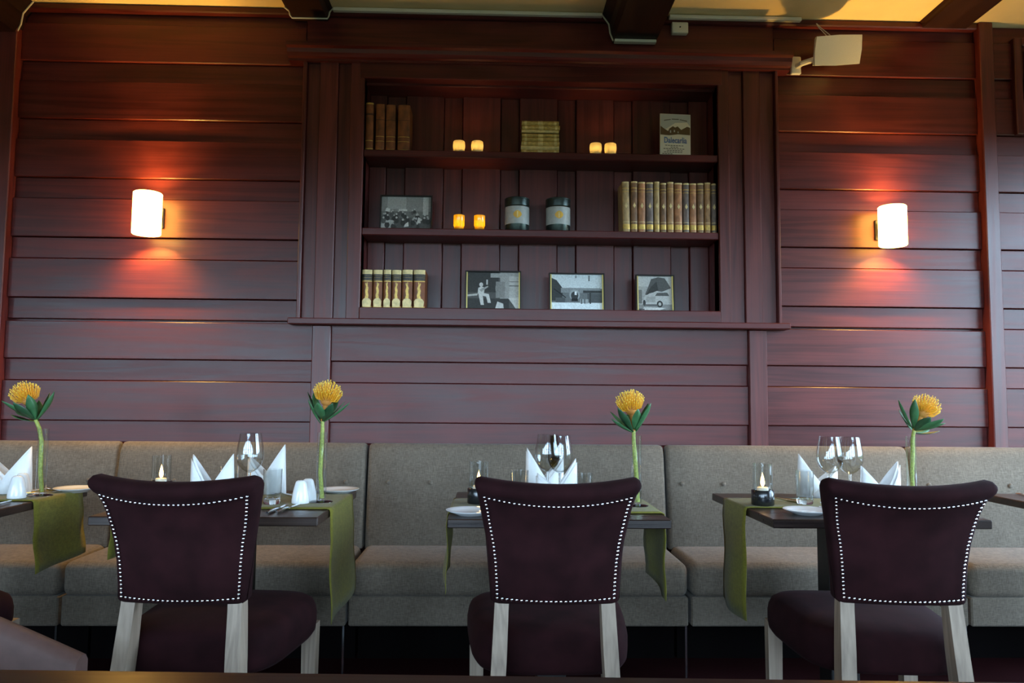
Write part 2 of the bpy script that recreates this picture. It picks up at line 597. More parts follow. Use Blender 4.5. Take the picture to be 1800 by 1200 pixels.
BEAMS = [beam(-2.62, -2.24, -2.58, -2.31, 2.862, 'dark ceiling beam at the left edge of the room', 7),
         beam(-1.024, -.795, -.986, -.822, 2.968, 'shallow dark ceiling beam left of the bookcase centre', 8),
         beam(.532, .854, .588, .798, 2.888, 'deep dark ceiling beam above the bookcase', 9),
         beam(2.125, 2.375, 2.14, 2.36, 2.988, 'shallow dark ceiling beam beside the loudspeaker', 10)]
struct('ceiling_panel', gbox(1.28, 1.72, 3.05, 3.47, ROOM_Z - .006, ROOM_Z + .01, .002), 'ceiling_paint', 'flat hatch panel in the ceiling above the loudspeaker')

# side and window walls (behind and beside the camera)
struct('wall_left', gbox(ROOM_X0 - .1, ROOM_X0, ROOM_Y0, 4.05, 0, ROOM_Z), 'plaster')


def wall_with_holes(axis, c0, c1, u0, u1, holes, zr):
    gs = []
    mk = (lambda a, b, z0, z1: gbox(a, b, c0, c1, z0, z1)) if axis == 'x' else (lambda a, b, z0, z1: gbox(c0, c1, a, b, z0, z1))
    gs.append(mk(u0, u1, 0, zr[0])); gs.append(mk(u0, u1, zr[1], ROOM_Z))
    e = u0
    for (a, b) in holes:
        gs.append(mk(e, a, zr[0], zr[1])); e = b
    gs.append(mk(e, u1, zr[0], zr[1]))
    return gmerge(*gs)


struct('wall_front', wall_with_holes('x', ROOM_Y0 - .15, ROOM_Y0, ROOM_X0, ROOM_X1, FRONT_WIN, WIN_Z), 'plaster')
struct('wall_right', wall_with_holes('y', ROOM_X1, ROOM_X1 + .15, ROOM_Y0, 4.05, [SIDE_WIN], SIDE_Z), 'plaster')
mat('window_paint', (.6, .58, .52), .5)


def window(n, axis, c, a, b, zr, nv):
    mk = (lambda p, q, d0, d1, z0, z1: gbox(p, q, c + d0, c + d1, z0, z1)) if axis == 'x' else (lambda p, q, d0, d1, z0, z1: gbox(c + d0, c + d1, p, q, z0, z1))
    gs = [mk(a, b, -.03, .03, zr[0], zr[0] + .05), mk(a, b, -.03, .03, zr[1] - .05, zr[1]), mk(a, a + .05, -.03, .03, *zr), mk(b - .05, b, -.03, .03, *zr)]
    for k in range(1, nv):
        x = a + (b - a) * k / nv
        gs.append(mk(x - .022, x + .022, -.02, .02, *zr))
    zz = zr[0] + (zr[1] - zr[0]) * .68
    gs.append(mk(a, b, -.02, .02, zz - .02, zz + .02))
    o = struct('window_%d' % n, gmerge(*gs), 'window_paint')
    put('pane', mk(a + .02, b - .02, -.003, .003, zr[0] + .02, zr[1] - .02), 'pane_glass', o)


for i, (a, b) in enumerate(FRONT_WIN):
    window(i + 1, 'x', ROOM_Y0 - .07, a, b, WIN_Z, 3)
window(7, 'y', ROOM_X1 + .07, SIDE_WIN[0], SIDE_WIN[1], SIDE_Z, 3)

# ------------------------------------------------------------------ built-in bookcase
bc = thing('bookcase', 'built-in red-brown timber bookcase set into the panelled wall', 'bookcase', (.236, 3.70, 1.462))
BC = Vector((.236, 3.70, 1.462))


def bpart(name, x0, x1, y0, y1, z0, z1, m='wood_v', b=.003):
    return put(name, gmove(gbox(x0, x1, y0, y1, z0, z1, b), -BC), m, bc)


bpart('sill', -.958, 1.430, 3.612, 3.72, 1.462, 1.492, 'wood_h', .004)
bpart('bottom_rail', -.628, 1.10, 3.638, 3.86, 1.492, OPZ0, 'wood_h')
for x in ((-.925, -.908), (1.383, 1.398)):
    bpart('edge_strip', x[0], x[1], 3.640, 3.72, 1.492, 2.745)
for (a, b, y) in ((-.908, -.845, 3.668), (-.845, -.757, 3.648), (-.757, -.693, 3.664), (-.693, OPX0, 3.644),
                  (OPX1, 1.153, 3.644), (1.153, 1.226, 3.664), (1.226, 1.308, 3.648), (1.308, 1.383, 3.668)):
    bpart('stile', a, b, y, 3.735, 1.492, 2.745)
bpart('side_panel', OPX0 - .025, OPX0, 3.66, BACK_Y, OPZ0, OPZ1 + .02)
bpart('side_panel', OPX1, OPX1 + .025, 3.66, BACK_Y, OPZ0, OPZ1 + .02)
bpart('top_rail', OPX0 - .02, OPX1 + .02, 3.640, 3.735, OPZ1, 2.745, 'wood_h')
bpart('top_panel', OPX0 - .02, OPX1 + .02, 3.70, BACK_Y, OPZ1 - .012, OPZ1 + .02, 'wood_h')
cprof = [(3.72, 2.742), (3.628, 2.742), (3.628, 2.752), (3.612, 2.757), (3.600, 2.772), (3.596, 2.790), (3.575, 2.795), (3.575, 2.815), (3.72, 2.815)]
put('cornice', gmove(gprism(cprof, 'yz', -.995, 1.455), -BC), 'wood_h', bc)
xs = OPX0
wide_edges = []
x = -.447 - .29
while x < OPX1:
    for (a, b, w) in ((x, x + .194, True), (x + .194, x + .29, False)):
        a, b = max(a, OPX0), min(b, OPX1)
        if b - a > .01:
            f = BACK_Y - (.030 if w else .014)
            bpart('back_board', a + .001, b - .001, f, BACK_Y + .02, OPZ0, OPZ1 - .01)
    x += .29
SH1, SH2, SH3 = 2.318, 1.934, OPZ0          # upper faces of the shelves
for z in (SH1, SH2):
    bpart('shelf', OPX0 + .001, OPX1 - .001, 3.652, BACK_Y - .012, z - .036, z, 'wood_h', .004)


# ------------------------------------------------------------------ wall lamps
def sconce(px, py0, py1, label):
    top = PY(px, py0, 3.585); bot = PY(px, py1, 3.585)
    h = top.z - bot.z
    t = thing('wall_lamp', label, 'lamp', (bot.x, WALL_Y - .016, bot.z), group='cylinder wall lamps')
    yc = 3.585 - (WALL_Y - .016)
    r = .0635
    out = [(r - .004, 0), (r, .004), (r, h - .004), (r - .004, h), (r - .008, h), (r - .008, 0)]
    put('lamp_shade', glathe(out, 40, closed=True), 'sconce_glow', t, (0, yc, 0), smooth=True, label='glowing white cylindrical glass shade')
    put('bulb', gsphere(.014, 16, 10, (1, 1, 1.2)), 'sconce_glow', t, (0, yc, h * .5), smooth=True)
    put('bracket', gbox(-.03, .03, yc + r - .002, -.006, h * .5 - .035, h * .5 + .035, .004), 'dark_metal', t)
    put('wall_plate', gbox(-.04, .04, -.012, 0, h * .5 - .05, h * .5 + .05, .003), 'dark_metal', t)
    for (e, dz) in ((20, .040), (60, -.040)):
        l = bpy.data.lights.new('bulb_light', 'POINT')
        l.energy = e; l.color = (1, .57, .12); l.shadow_soft_size = .024
        lo = bpy.data.objects.new('bulb_light', l); COL.objects.link(lo)
        lo.parent = t; lo.location = (0, yc, h * .5 + dz)


sconce(257, 339, 412, 'glowing cylinder wall lamp left of the bookcase')
sconce(1570, 363, 432, 'glowing cylinder wall lamp right of the bookcase')

# ------------------------------------------------------------------ loudspeaker, junction box, cables
t = thing('loudspeaker', 'small off-white loudspeaker mounted on the wall under the ceiling', 'loudspeaker', (1.63, 3.585, 2.80))
rot = Matrix.Rotation(R(-8), 4, 'Z') @ Matrix.Rotation(R(22), 4, 'X')
cab = gprism([(-.104, -.06), (.104, -.06), (.075, .07), (.045, .095), (-.045, .095), (-.075, .07)], 'xy', -.062, .062)
put('cabinet', gmove(cab, (0, -.05, 0), rot), 'white_plastic', t)
gp = [(-.102, -.064), (0, -.068), (.102, -.064), (.106, 0), (.102, .064), (0, .068), (-.102, .064), (-.106, 0)]
put('grille', gmove(gprism(gp, 'xz', -.078, -.060), (0, -.05, 0), rot), 'white_grille', t)
put('bracket', gmerge(gtube([(-.06, .02, -.01), (-.115, .05, -.02), (-.13, .095, -.02)], .014, 8), gbox(-.155, -.105, .078, .098, -.06, .03, .004)), 'white_plastic', t)
put('signal_cable', gmerge(gtube([(0.01, .0, .07), (0, .03, .12), (-.02, .06, .17), (-.03, .075, .205)], .0022, 6),
                           gtube([(0.03, .0, .07), (.02, .03, .12), (-.01, .06, .17), (-.03, .075, .205)], .0022, 6)), 'cable', t)
b = PY(1195, 59, 3.66)
t = thing('junction_box', 'small white junction box on the wall beside the deep beam', 'box', (b.x, 3.684, b.z))
cov = put('cover', gbox(-.041, .041, -.032, 0, 0, .057, .004), 'white_plastic', t)
put('screw', gmove(gsolid([(.004, 0), (.004, .003)], 10), (0, -.031, .03), Matrix.Rotation(R(90), 4, 'X')), 'dark_metal', cov)


def trunking(x0, x1, label):
    tag(put('cable_trunking', gmove(gbox(x0, x1, 3.630, 3.655, 2.998, 3.016, .003), (-x0, -3.655, -2.998)), 'cable', loc=(x0, 3.655, 2.998)), label, 'cable', 'white cable runs along the ceiling')


trunking(-.79, .53, 'white cable trunking along the ceiling over the left half of the bookcase')
trunking(.86, 1.52, 'white cable trunking along the ceiling between deep beam and loudspeaker')


def beam_cable(prof, i0, i1, label, r=.004):
    pts = [Vector((p[0], 3.652, p[1])) for p in prof[i0:i1]]
    c = Vector((sum(p.x for p in pts) / len(pts), 0, sum(p.z for p in pts) / len(pts)))
    out = []
    for k, p in enumerate(pts):
        d = Vector((p.x - (prof[4][0] + prof[5][0]) / 2, 0, p.z - ROOM_Z)).normalized()
        q = p + d * (r + .001)
        out.append(q)
    o = out[0].copy()
    tag(put('beam_cable', gmove(gtube(out, r, 8), -o), 'cable', loc=o), label, 'cable', 'white cable runs along the ceiling')


beam_cable(BEAMS[0], 4, 9, 'thin white cable wrapped round the end of the leftmost beam')
beam_cable(BEAMS[1], 1, 9, 'thin white cable wrapped round the end of the shallow beam left of the bookcase')
beam_cable(BEAMS[2], 1, 5, 'thin white cable curving down the left cheek of the deep beam')
o = put('cable_cover', gbox(0, .206, -.03, 0, -.014, 0, .002), 'white_plastic', loc=(.590, 3.665, 2.888))
tag(o, 'flat white cable cover under the end of the deep beam', 'cable', 'white cable runs along the ceiling')

# ------------------------------------------------------------------ upholstered bench along the wall
GAPS = [-2.95, -1.705, -.568, .818, 1.975, 3.25]
BZ = .908
BLAB = ['grey linen bench section at the left edge, behind the leftmost table', 'grey linen bench section behind the table with two salt shakers and knives',
        'grey linen bench section in the middle, below the bookcase', 'grey linen bench section behind the table with the lit black candle holder on the right',
        'grey linen bench section at the right edge of the room']
for i in range(5):
    x0, x1 = GAPS[i] + .006, GAPS[i + 1] - .006
    xc = (x0 + x1) / 2
    hw = (x1 - x0) / 2
    t = thing('bench', BLAB[i], 'bench', (xc, 3.66, 0), group='linen bench sections along the wall')
    # leaning back cushion
    bm = bmesh.new()
    prof = [(3.545, .44), (3.548, .55), (3.575, .75), (3.592, .86), (3.600, .885), (3.612, .901), (3.630, BZ), (3.655, BZ), (3.676, .895), (3.680, .87), (3.680, .44)]
    nu = 10
    rings = []
    for (x, s) in [(-hw, .012), (-hw + .006, .004), (-hw + .018, 0)] + [(-hw + .018 + (2 * hw - .036) * k / nu, 0) for k in range(1, nu)] + [(hw - .018, 0), (hw - .006, .004), (hw, .012)]:
        ring = []
        for k, (y, z) in enumerate(prof):
            yy = y + (s if k < 6 else (-s if k > 8 else 0)) - 3.66
            zz = z - (s if 3 <= k <= 9 else 0)
            ring.append(bm.verts.new((x, yy, zz)))
        rings.append(ring)
    for a, b in zip(rings, rings[1:]):
        for k in range(len(prof)):
            bm.faces.new((a[k], b[k], b[(k + 1) % len(prof)], a[(k + 1) % len(prof)]))
    bm.faces.new(rings[0]); bm.faces.new(rings[-1])
    bm.verts.index_update()
    g = ([v.co.copy() for v in bm.verts], [[l.vert.index for l in f.loops] for f in bm.faces]); bm.free()
    bcu = put('back_cushion', g, 'linen', t, smooth=True, auto=50)
    put('seat_cushion', grbox(-hw, hw, 3.160 - 3.66, 3.56 - 3.66, .318, .458, .036, 5), 'linen', t, smooth=True, auto=60)
    put('base_panel', gbox(-hw, hw, 3.170 - 3.66, 3.66 - 3.66, .205, .322, .006), 'linen', t)
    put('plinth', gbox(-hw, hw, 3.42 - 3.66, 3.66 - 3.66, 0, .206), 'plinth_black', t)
    put('support_leg', gbox(hw - .012, hw - .004, 3.18 - 3.66, 3.19 - 3.66, 0, .206), 'cutlery', t)
    bme = None
    nb = int((x1 - x0) / .1955)
    xb = -.465
    k0 = math.ceil((x0 + .06 - xb) / .1935)
    while xb + k0 * .1935 < x1 - .05:
        xx = xb + k0 * .1935
        g = gmove(gsphere(.0105, 12, 6, (1, .45, 1)), (0, 0, 0))
        put('button', g, 'linen', bcu, (xx - xc, 3.568 - 3.66, .735), smooth=True)
        k0 += 1

# ------------------------------------------------------------------ tables with runners
TZ = .75
TAB = {1: (-2.285, -1.585, 2.42, 3.11), 2: (-1.23, -.53, 2.42, 3.11), 3: (-.130, .565, 2.40, 3.09), 4: (.890, 1.590, 2.42, 3.09), 5: (2.015, 2.715, 2.45, 3.13)}
TLAB = {1: 'dark wooden table cut off by the left edge', 2: 'dark wooden table with two white salt shakers and a pair of knives',
        3: 'dark wooden table in the middle, below the bookcase', 4: 'dark wooden table on the right with the lit candle in a black holder', 5: 'dark wooden table corner at the right edge'}
for n, (x0, x1, y0, y1) in TAB.items():
    xc, yc = (x0 + x1) / 2, (y0 + y1) / 2
    t = thing('dining_table', TLAB[n], 'table', (xc, yc, 0), group='square pedestal tables along the bench')
    put('table_top', gbox(x0 - xc, x1 - xc, y0 - yc, y1 - yc, TZ - .028, TZ, .003), 'wood_table', t)
    put('pedestal', gbox(-.05, .05, -.05, .05, .02, TZ - .028, .003), 'dark_metal', t)
    put('foot_plate', gbox(-.2, .2, -.2, .2, 0, .02, .004), 'dark_metal', t)

RLAB = {1: 'olive green runner hanging off the right side of the leftmost table', 2: 'olive green runner on the table with the two salt shakers and knives',
        3: 'olive green runner on the middle table below the bookcase', 4: 'olive green runner on the right-hand table under the lit candle'}
RUN = {1: (2.74, 3.06, .235, .24), 2: (2.58, 2.99, .16, .36), 3: (2.52, 2.87, .25, .27), 4: (2.66, 2.92, .37, .35)}
for n, (ya, yb, hl, hr) in RUN.items():
    x0, x1, y0, y1 = TAB[n]
    xc = (x0 + x1) / 2
    rnd = random.Random(n)
    off = .006
    path = [(x0 - off - .002, TZ - hl)]
    for k in range(1, 8):
        path.append((x0 - off - .003 * math.sin(k * 1.1), TZ - hl + (hl - .012) * k / 8))
    path += [(x0 - off, TZ - .008), (x0 - off + .003, TZ + .001), (x0 + .006, TZ + .0035)]
    path += [(x0 + (x1 - x0) * k / 8, TZ + .0030) for k in range(1, 8)]
    path += [(x1 - .006, TZ + .0035), (x1 + off - .003, TZ + .001), (x1 + off, TZ - .008)]
    for k in range(7, 0, -1):
        path.append((x1 + off + .003 * math.sin(k * 1.3), TZ - hr + (hr - .012) * k / 8))
    path.append((x1 + off + .002, TZ - hr))
    nv = 8
    vs, fs = [], []
    for i, (px, pz) in enumerate(path):
        for j in range(nv + 1):
            s = j / nv
            yy = ya + (yb - ya) * s
            hang = max(0, TZ - .02 - pz)
            wav = math.sin(s * 5.5 + n + pz * 3) * .010 * min(1, hang * 5)
            d = wav + .010 * min(1, hang * 5)
            xx = px + (d if px > xc else -d) * (1 if hang > 0 else 0)
            zz = pz + (0.02 * (s - .5) * min(1, hang * 3) if hang > 0 else 0) - (.015 * math.sin(s * math.pi) * min(1, hang * 3) * .4)
            vs.append(Vector((xx - xc, yy - ya, zz - TZ)))
    for i in range(len(path) - 1):
        for j in range(nv):
            a = i * (nv + 1) + j
            fs.append([a, a + 1, a + nv + 2, a + nv + 1])
    o = put('table_runner', (vs, fs), 'runner', loc=(xc, ya, TZ), smooth=True, auto=80)
    sm = o.modifiers.new('thickness', 'SOLIDIFY'); sm.thickness = .0018; sm.offset = 0
    tag(o, RLAB[n], 'table runner', 'olive green runners across the tables')

# ------------------------------------------------------------------ upholstered chairs with nailhead trim
WZ = [(.590, .164), (.60, .165), (.65, .167), (.70, .170), (.75, .176), (.80, .186), (.84, .193), (.87, .200), (.90, .208), (.93, .210)]


def wz(z):
    for (a, wa), (b, wb) in zip(WZ, WZ[1:]):
        if z <= b:
            return wa + (wb - wa) * max(0, (z - a) / (b - a))
    return WZ[-1][1]


REAR = [(.030, .600), (.004, .600), (-.002, .608), (-.004, .65), (-.006, .70), (-.011, .75), (-.018, .79), (-.028, .825), (-.040, .850), (-.052, .866), (-.068, .874), (-.080, .884), (-.083, .897),
        (-.076, .909), (-.060, .916), (-.035, .917), (-.008, .911), (.012, .897), (.026, .87), (.036, .83), (.044, .78), (.050, .72), (.054, .65), (.054, .615), (.048, .603)]


def warp(u, y, z):
    h = max(0, (z - .6) / .3)
    return Vector((u * wz(z), y - .030 * h + .034 * u * u * (.4 + .6 * h), z + .014 * (u * u - .4) * h))


def chair(loc, rz, label):
    t = thing('dining_chair', label, 'chair', loc, rz, 'velvet dining chairs at the tables')
    cy, cz = 0.0, .76
    vs, fs = [], []
    n = len(REAR)
    stations = []
    rr = .016
    for a in (90, 60, 30):
        stations.append((-1, rr * (1 - math.sin(R(a))) * 0 + rr * (1 - math.cos(R(90 - a))) * 0, a))
    us = [-1 + 2 * k / 20 for k in range(21)]
    rings = []
    for a in (80, 55, 28):
        rings.append((-1, a))
    rings += [(u, 0) for u in us]
    for a in (28, 55, 80):
        rings.append((1, a))
    # section normals for rounding the ends
    nrm = []
    for k in range(n):
        p, q = Vector(REAR[k - 1]), Vector(REAR[(k + 1) % n])
        d = (q - p).normalized()
        nrm.append(Vector((d.y, -d.x)))
    area = sum(REAR[k][0] * REAR[(k + 1) % n][1] - REAR[(k + 1) % n][0] * REAR[k][1] for k in range(n))
    sg = 1 if area > 0 else -1
    for (u, a) in rings:
        ins = rr * (1 - math.cos(R(a)))
        ex = rr * math.sin(R(a)) - rr if a else (-rr if abs(u) == 1 else 0)
        for k, (y, z) in enumerate(REAR):
            yy, zz = y - sg * nrm[k].x * ins, z - sg * nrm[k].y * ins
            v = warp(u, yy, zz)
            s = (abs(u) * wz(zz) - rr * abs(u)) if True else 0
            v.x = math.copysign(s, u) if u else 0
            if a:
                v.x += math.copysign(rr * math.sin(R(a)), u)
            vs.append(v)
    m = len(rings)
    for i in range(m - 1):
        for k in range(n):
            fs.append([i * n + k, i * n + (k + 1) % n, (i + 1) * n + (k + 1) % n, (i + 1) * n + k])
    fs.append(list(range(n))); fs.append(list(range((m - 1) * n, m * n)))
    back = put('backrest', (vs, fs), 'velvet', t, smooth=True, auto=70)
    # nailheads round the rear panel
    rear = [(-.0045, .612)] + REAR[3:10]

    def rear_at(z):
        for (ya, za), (yb, zb) in zip(rear, rear[1:]):
            if z <= zb:
                return ya + (yb - ya) * max(0, (z - za) / (zb - za))
        return rear[-1][0]
    pos = []
    zt, zb = .870, .616
    nt_ = 31
    for k in range(nt_):
        u = -1 + 2 * k / (nt_ - 1)
        pos.append((u, zt - .010 * (1 - u * u)))
    for k in range(1, 26):
        z = zt - (zt - zb) * k / 26
        pos.append((-1, z)); pos.append((1, z))
    nb_ = 25
    for k in range(nb_):
        u = -1 + 2 * k / (nb_ - 1)
        pos.append((u, zb - .006 * (1 - u * u)))
    nail = to_mesh('nail_head', gsphere(.0036, 8, 5, (1, .6, 1)), True)
    nail.materials.append(M['steel_nail'])
    for (u, z) in pos:
        y = rear_at(z)
        p = warp(u * (1 - .017 / wz(z)), y, z)
        p.x = u * (wz(z) - .017)
        put('nail_head', nail, None, back, (p.x, p.y - .0012, p.z))
    # seat: domed, rounded-square plan
    vs, fs = [], []
    nk = 40

    def plan(a, sc):
        ca, sa = math.cos(a), math.sin(a)
        e = 2 / 4.2
        x = math.copysign(abs(ca) ** e, ca); y = math.copysign(abs(sa) ** e, sa)
        w = .205 + .042 * (y * .5 + .5)
        return Vector((x * w * sc, .285 + y * .235 * sc, 0))
    prof = [(.86, .402), (.95, .406), (.99, .420), (1.0, .442), (1.0, .470), (.985, .490), (.955, .506), (.88, .518), (.7, .528), (.4, .536), (.15, .538)]
    for (sc, z) in prof:
        for k in range(nk):
            p = plan(2 * math.pi * k / nk, sc); p.z = z
            vs.append(p)
    for i in range(len(prof) - 1):
        for k in range(nk):
            fs.append([i * nk + k, i * nk + (k + 1) % nk, (i + 1) * nk + (k + 1) % nk, (i + 1) * nk + k])
    fs.append(list(range(nk))[::-1]); fs.append(list(range((len(prof) - 1) * nk, len(prof) * nk)))
    put('seat', (vs, fs), 'velvet', t, smooth=True, auto=60)
    for s in (-1, 1):
        # rear leg: square section, swept back like a sabre
        path = [(s * .134, .040, .64), (s * .137, .036, .58), (s * .141, .026, .48), (s * .146, .014, .38), (s * .150, -.002, .26), (s * .155, -.025, .13), (s * .160, -.058, 0)]
        wd = [.018, .018, .019, .019, .018, .016, .014]
        dp = [.018, .022, .026, .028, .026, .023, .020]
        vv, ff = [], []
        for (p, w, d) in zip(path, wd, dp):
            for (a, b) in ((-1, -1), (1, -1), (1, 1), (-1, 1)):
                vv.append(Vector((p[0] + a * w, p[1] + b * d, p[2])))
        for i in range(len(path) - 1):
            for k in range(4):
                ff.append([i * 4 + k, i * 4 + (k + 1) % 4, (i + 1) * 4 + (k + 1) % 4, (i + 1) * 4 + k])
        ff.append([0, 1, 2, 3]); ff.append([len(vv) - 4 + k for k in range(4)])
        put('leg', (vv, ff), 'wood_leg', t)
        vv, ff = [], []
        for (z, w) in ((.43, .022), (.2, .020), (0, .015)):
            for (a, b) in ((-1, -1), (1, -1), (1, 1), (-1, 1)):
                vv.append(Vector((s * .205 + a * w, .465 + b * w, z)))
        for i in range(2):
            for k in range(4):
                ff.append([i * 4 + k, i * 4 + (k + 1) % 4, (i + 1) * 4 + (k + 1) % 4, (i + 1) * 4 + k])
        ff.append([0, 1, 2, 3]); ff.append([8, 9, 10, 11])
        put('leg', (vv, ff), 'wood_leg', t)
    return t


c0 = chair((.170, 1.985, 0), 0, 'dark aubergine velvet chair with nailhead trim at the middle table')
dup(c0, (-.775, 1.985, 0), R(-3), 'dark aubergine velvet chair in front of the table with the salt shakers')
dup(c0, (1.065, 1.985, 0), R(-5), 'dark aubergine velvet chair in front of the right-hand candle table')
dup(c0, (-1.695, 2.0, 0), R(-2), 'dark velvet chair cut off by the left edge, seat corner showing')

# ------------------------------------------------------------------ nearest table and tub chair
t = thing('dining_table', 'dark glossy table edge along the bottom of the picture', 'table', (.02, .68, 0), R(-2.2))
put('table_top', gbox(-1.2, 1.2, -.36, .382, TZ - .035, TZ, .004), 'wood_near_table', t)
put('pedestal', gbox(-.06, .06, -.06, .06, .02, TZ - .035, .003), 'dark_metal', t)
put('foot_plate', gbox(-.26, .26, -.26, .26, 0, .02, .004), 'dark_metal', t)

t = thing('tub_chair', 'taupe leather tub armchair at the lower left corner', 'armchair', (-1.21, 1.52, 0), R(4))
vs, fs = [], []
NS = 40
path = []
for k in range(NS + 1):
    s = k / NS
    if s < .3:
        p = Vector((.30 - .36 * (s / .3), -.30, 0)); nn = Vector((0, -1, 0))
    elif s > .7:
        p = Vector((.30 - .36 * ((1 - s) / .3), .30, 0)); nn = Vector((0, 1, 0))
    else:
        a = -math.pi / 2 - math.pi * (s - .3) / .4
        p = Vector((-.06 + .26 * math.cos(a), .30 * math.sin(a), 0)); nn = Vector((math.cos(a), math.sin(a), 0))
    e = abs(s - .5) / .5
    top = .775 - .25 * e ** 1.15
    path.append((p, nn, top))
sec = [(0, .24), (.03, .24), (.032, .5), (.030, .95), (.018, .99), (0, 1.0), (-.02, .99), (-.032, .95), (-.034, .5), (-.03, .24)]
for (p, nn, top) in path:
    for (d, hh) in sec:
        z = .24 + (top - .24) * (hh - .24) / .76
        vs.append(Vector((p.x + nn.x * d, p.y + nn.y * d, z)))
q = len(sec)
for i in range(NS):
    for k in range(q):
        fs.append([i * q + k, i * q + (k + 1) % q, (i + 1) * q + (k + 1) % q, (i + 1) * q + k])
fs.append(list(range(q))); fs.append(list(range(NS * q, NS * q + q)))
put('shell', (vs, fs), 'taupe_leather', t, smooth=True, auto=50)
put('seat_cushion', grbox(-.24, .30, -.262, .262, .25, .44, .03, 3), 'taupe_leather', t, smooth=True)
put('seam', gtube([(-.085, -.334, z) for z in (.26, .45, .60, .70, .735)], .0035, 6), 'leather_seam', t)
for (a, b) in ((.26, -.27), (.26, .27), (-.2, -.22), (-.2, .22)):
    put('leg', gmove(gsolid([(.012, 0), (.02, .25)], 12), (a, b, 0)), 'wood_near_table', t)

# ------------------------------------------------------------------ things on the tables
ON = TZ + .0045          # upper face of a runner


def wine_glass(loc, label, k=1.0):
    t = thing('wine_glass', label, 'glass', loc, group='wine glasses on the tables')
    bowl = [(.0035, .098), (.010, .100), (.024, .109), (.036, .124), (.0425, .142), (.0435, .158), (.041, .180), (.0365, .205), (.0335, .225), (.0330, .225), (.036, .205), (.0403, .180),
            (.0427, .158), (.0417, .142), (.035, .125), (.0235, .1105), (.010, .1025), (.001, .102)]
    put('bowl', glathe([(r * k, z * k) for r, z in bowl], 36), 'glass', t, smooth=True, auto=80)
    put('stem', gsolid([(.0045 * k, .006 * k), (.0036 * k, .02 * k), (.0034 * k, .07 * k), (.0045 * k, .099 * k)], 12), 'glass_solid', t, smooth=True, auto=60)
    put('foot', gsolid([(.033 * k, 0), (.0335 * k, .0015 * k), (.02 * k, .004 * k), (.005 * k, .008 * k)], 32), 'glass_solid', t, smooth=True, auto=60)
    return t


def tumbler(loc, label):
    t = thing('tumbler', label, 'glass', loc, group='water tumblers on the tables')
    put('wall', glathe([(.029, .018), (.0305, .05), (.0315, .118), (.0309, .118), (.0299, .05), (.0284, .018)], 32), 'glass', t, smooth=True, auto=70)
    put('base', gsolid([(.0255, 0), (.0278, .003), (.029, .018), (.020, .016), (.004, .0145)], 32), 'glass_solid', t, smooth=True, auto=50)


def shaker(loc, label, holes):
    t = thing('salt_shaker', label, 'shaker', loc, group='white salt and pepper shakers')
    sb = put('body', gsolid([(.0285, 0), (.030, .002), (.030, .012), (.0275, .030), (.023, .052), (.019, .068), (.0165, .074), (.011, .078), (.003, .0785)], 28), 'porcelain', t, smooth=True, auto=60)
    for k in range(holes):
        a = 2 * math.pi * k / holes
        put('hole', gmove(gsolid([(.0012, 0), (.0012, .001)], 8), (.006 * math.cos(a), .006 * math.sin(a), .0780)), 'dark_metal', sb)


def plate(loc, label):
    t = thing('side_plate', label, 'plate', loc, group='white side plates')
    put('dish', gsolid([(.040, 0), (.043, .0), (.050, .004), (.066, .010), (.077, .0145), (.0775, .016), (.075, .0165), (.062, .012), (.048, .0075), (.01, .007)], 48), 'porcelain', t, smooth=True, auto=50)
    put('foot_ring', glathe([(.036, -.001), (.041, -.001), (.041, .003), (.036, .003)], 40, closed=True), 'porcelain', t, smooth=True, auto=30)


def knife(loc, rz, label):
    t = thing('table_knife', label, 'cutlery', loc, rz, 'table knives')
    put('handle', gtube([(0, -.10, .006), (0, -.08, .006), (0, -.02, .006), (0, .0, .006)], [.005, .0065, .006, .004], 10, .75), 'cutlery', t, smooth=True)
    put('blade', gprism([(-.004, 0), (.006, 0), (.009, .03), (.009, .09), (.002, .108), (-.004, .10)], 'xy', .005, .0065), 'cutlery', t)


def fork(loc, rz, label):
    t = thing('table_fork', label, 'cutlery', loc, rz, 'table forks')
    put('handle', gtube([(0, -.10, .004), (0, -.06, .005), (0, .0, .008), (0, .03, .010), (0, .045, .006)], [.007, .006, .0028, .003, .006], 10, .5), 'cutlery', t, smooth=True)
    fh = put('head', gprism([(-.006, .04), (.006, .04), (.0115, .055), (.0115, .065), (-.0115, .065), (-.0115, .055)], 'xy', .003, .0055), 'cutlery', t)
    for k in range(4):
        put('tine', gtube([(-.0095 + k * .00633, .063, .004), (-.0095 + k * .00633, .085, .003), (-.0095 + k * .00633, .10, .0055)], .0015, 6), 'cutlery', fh)


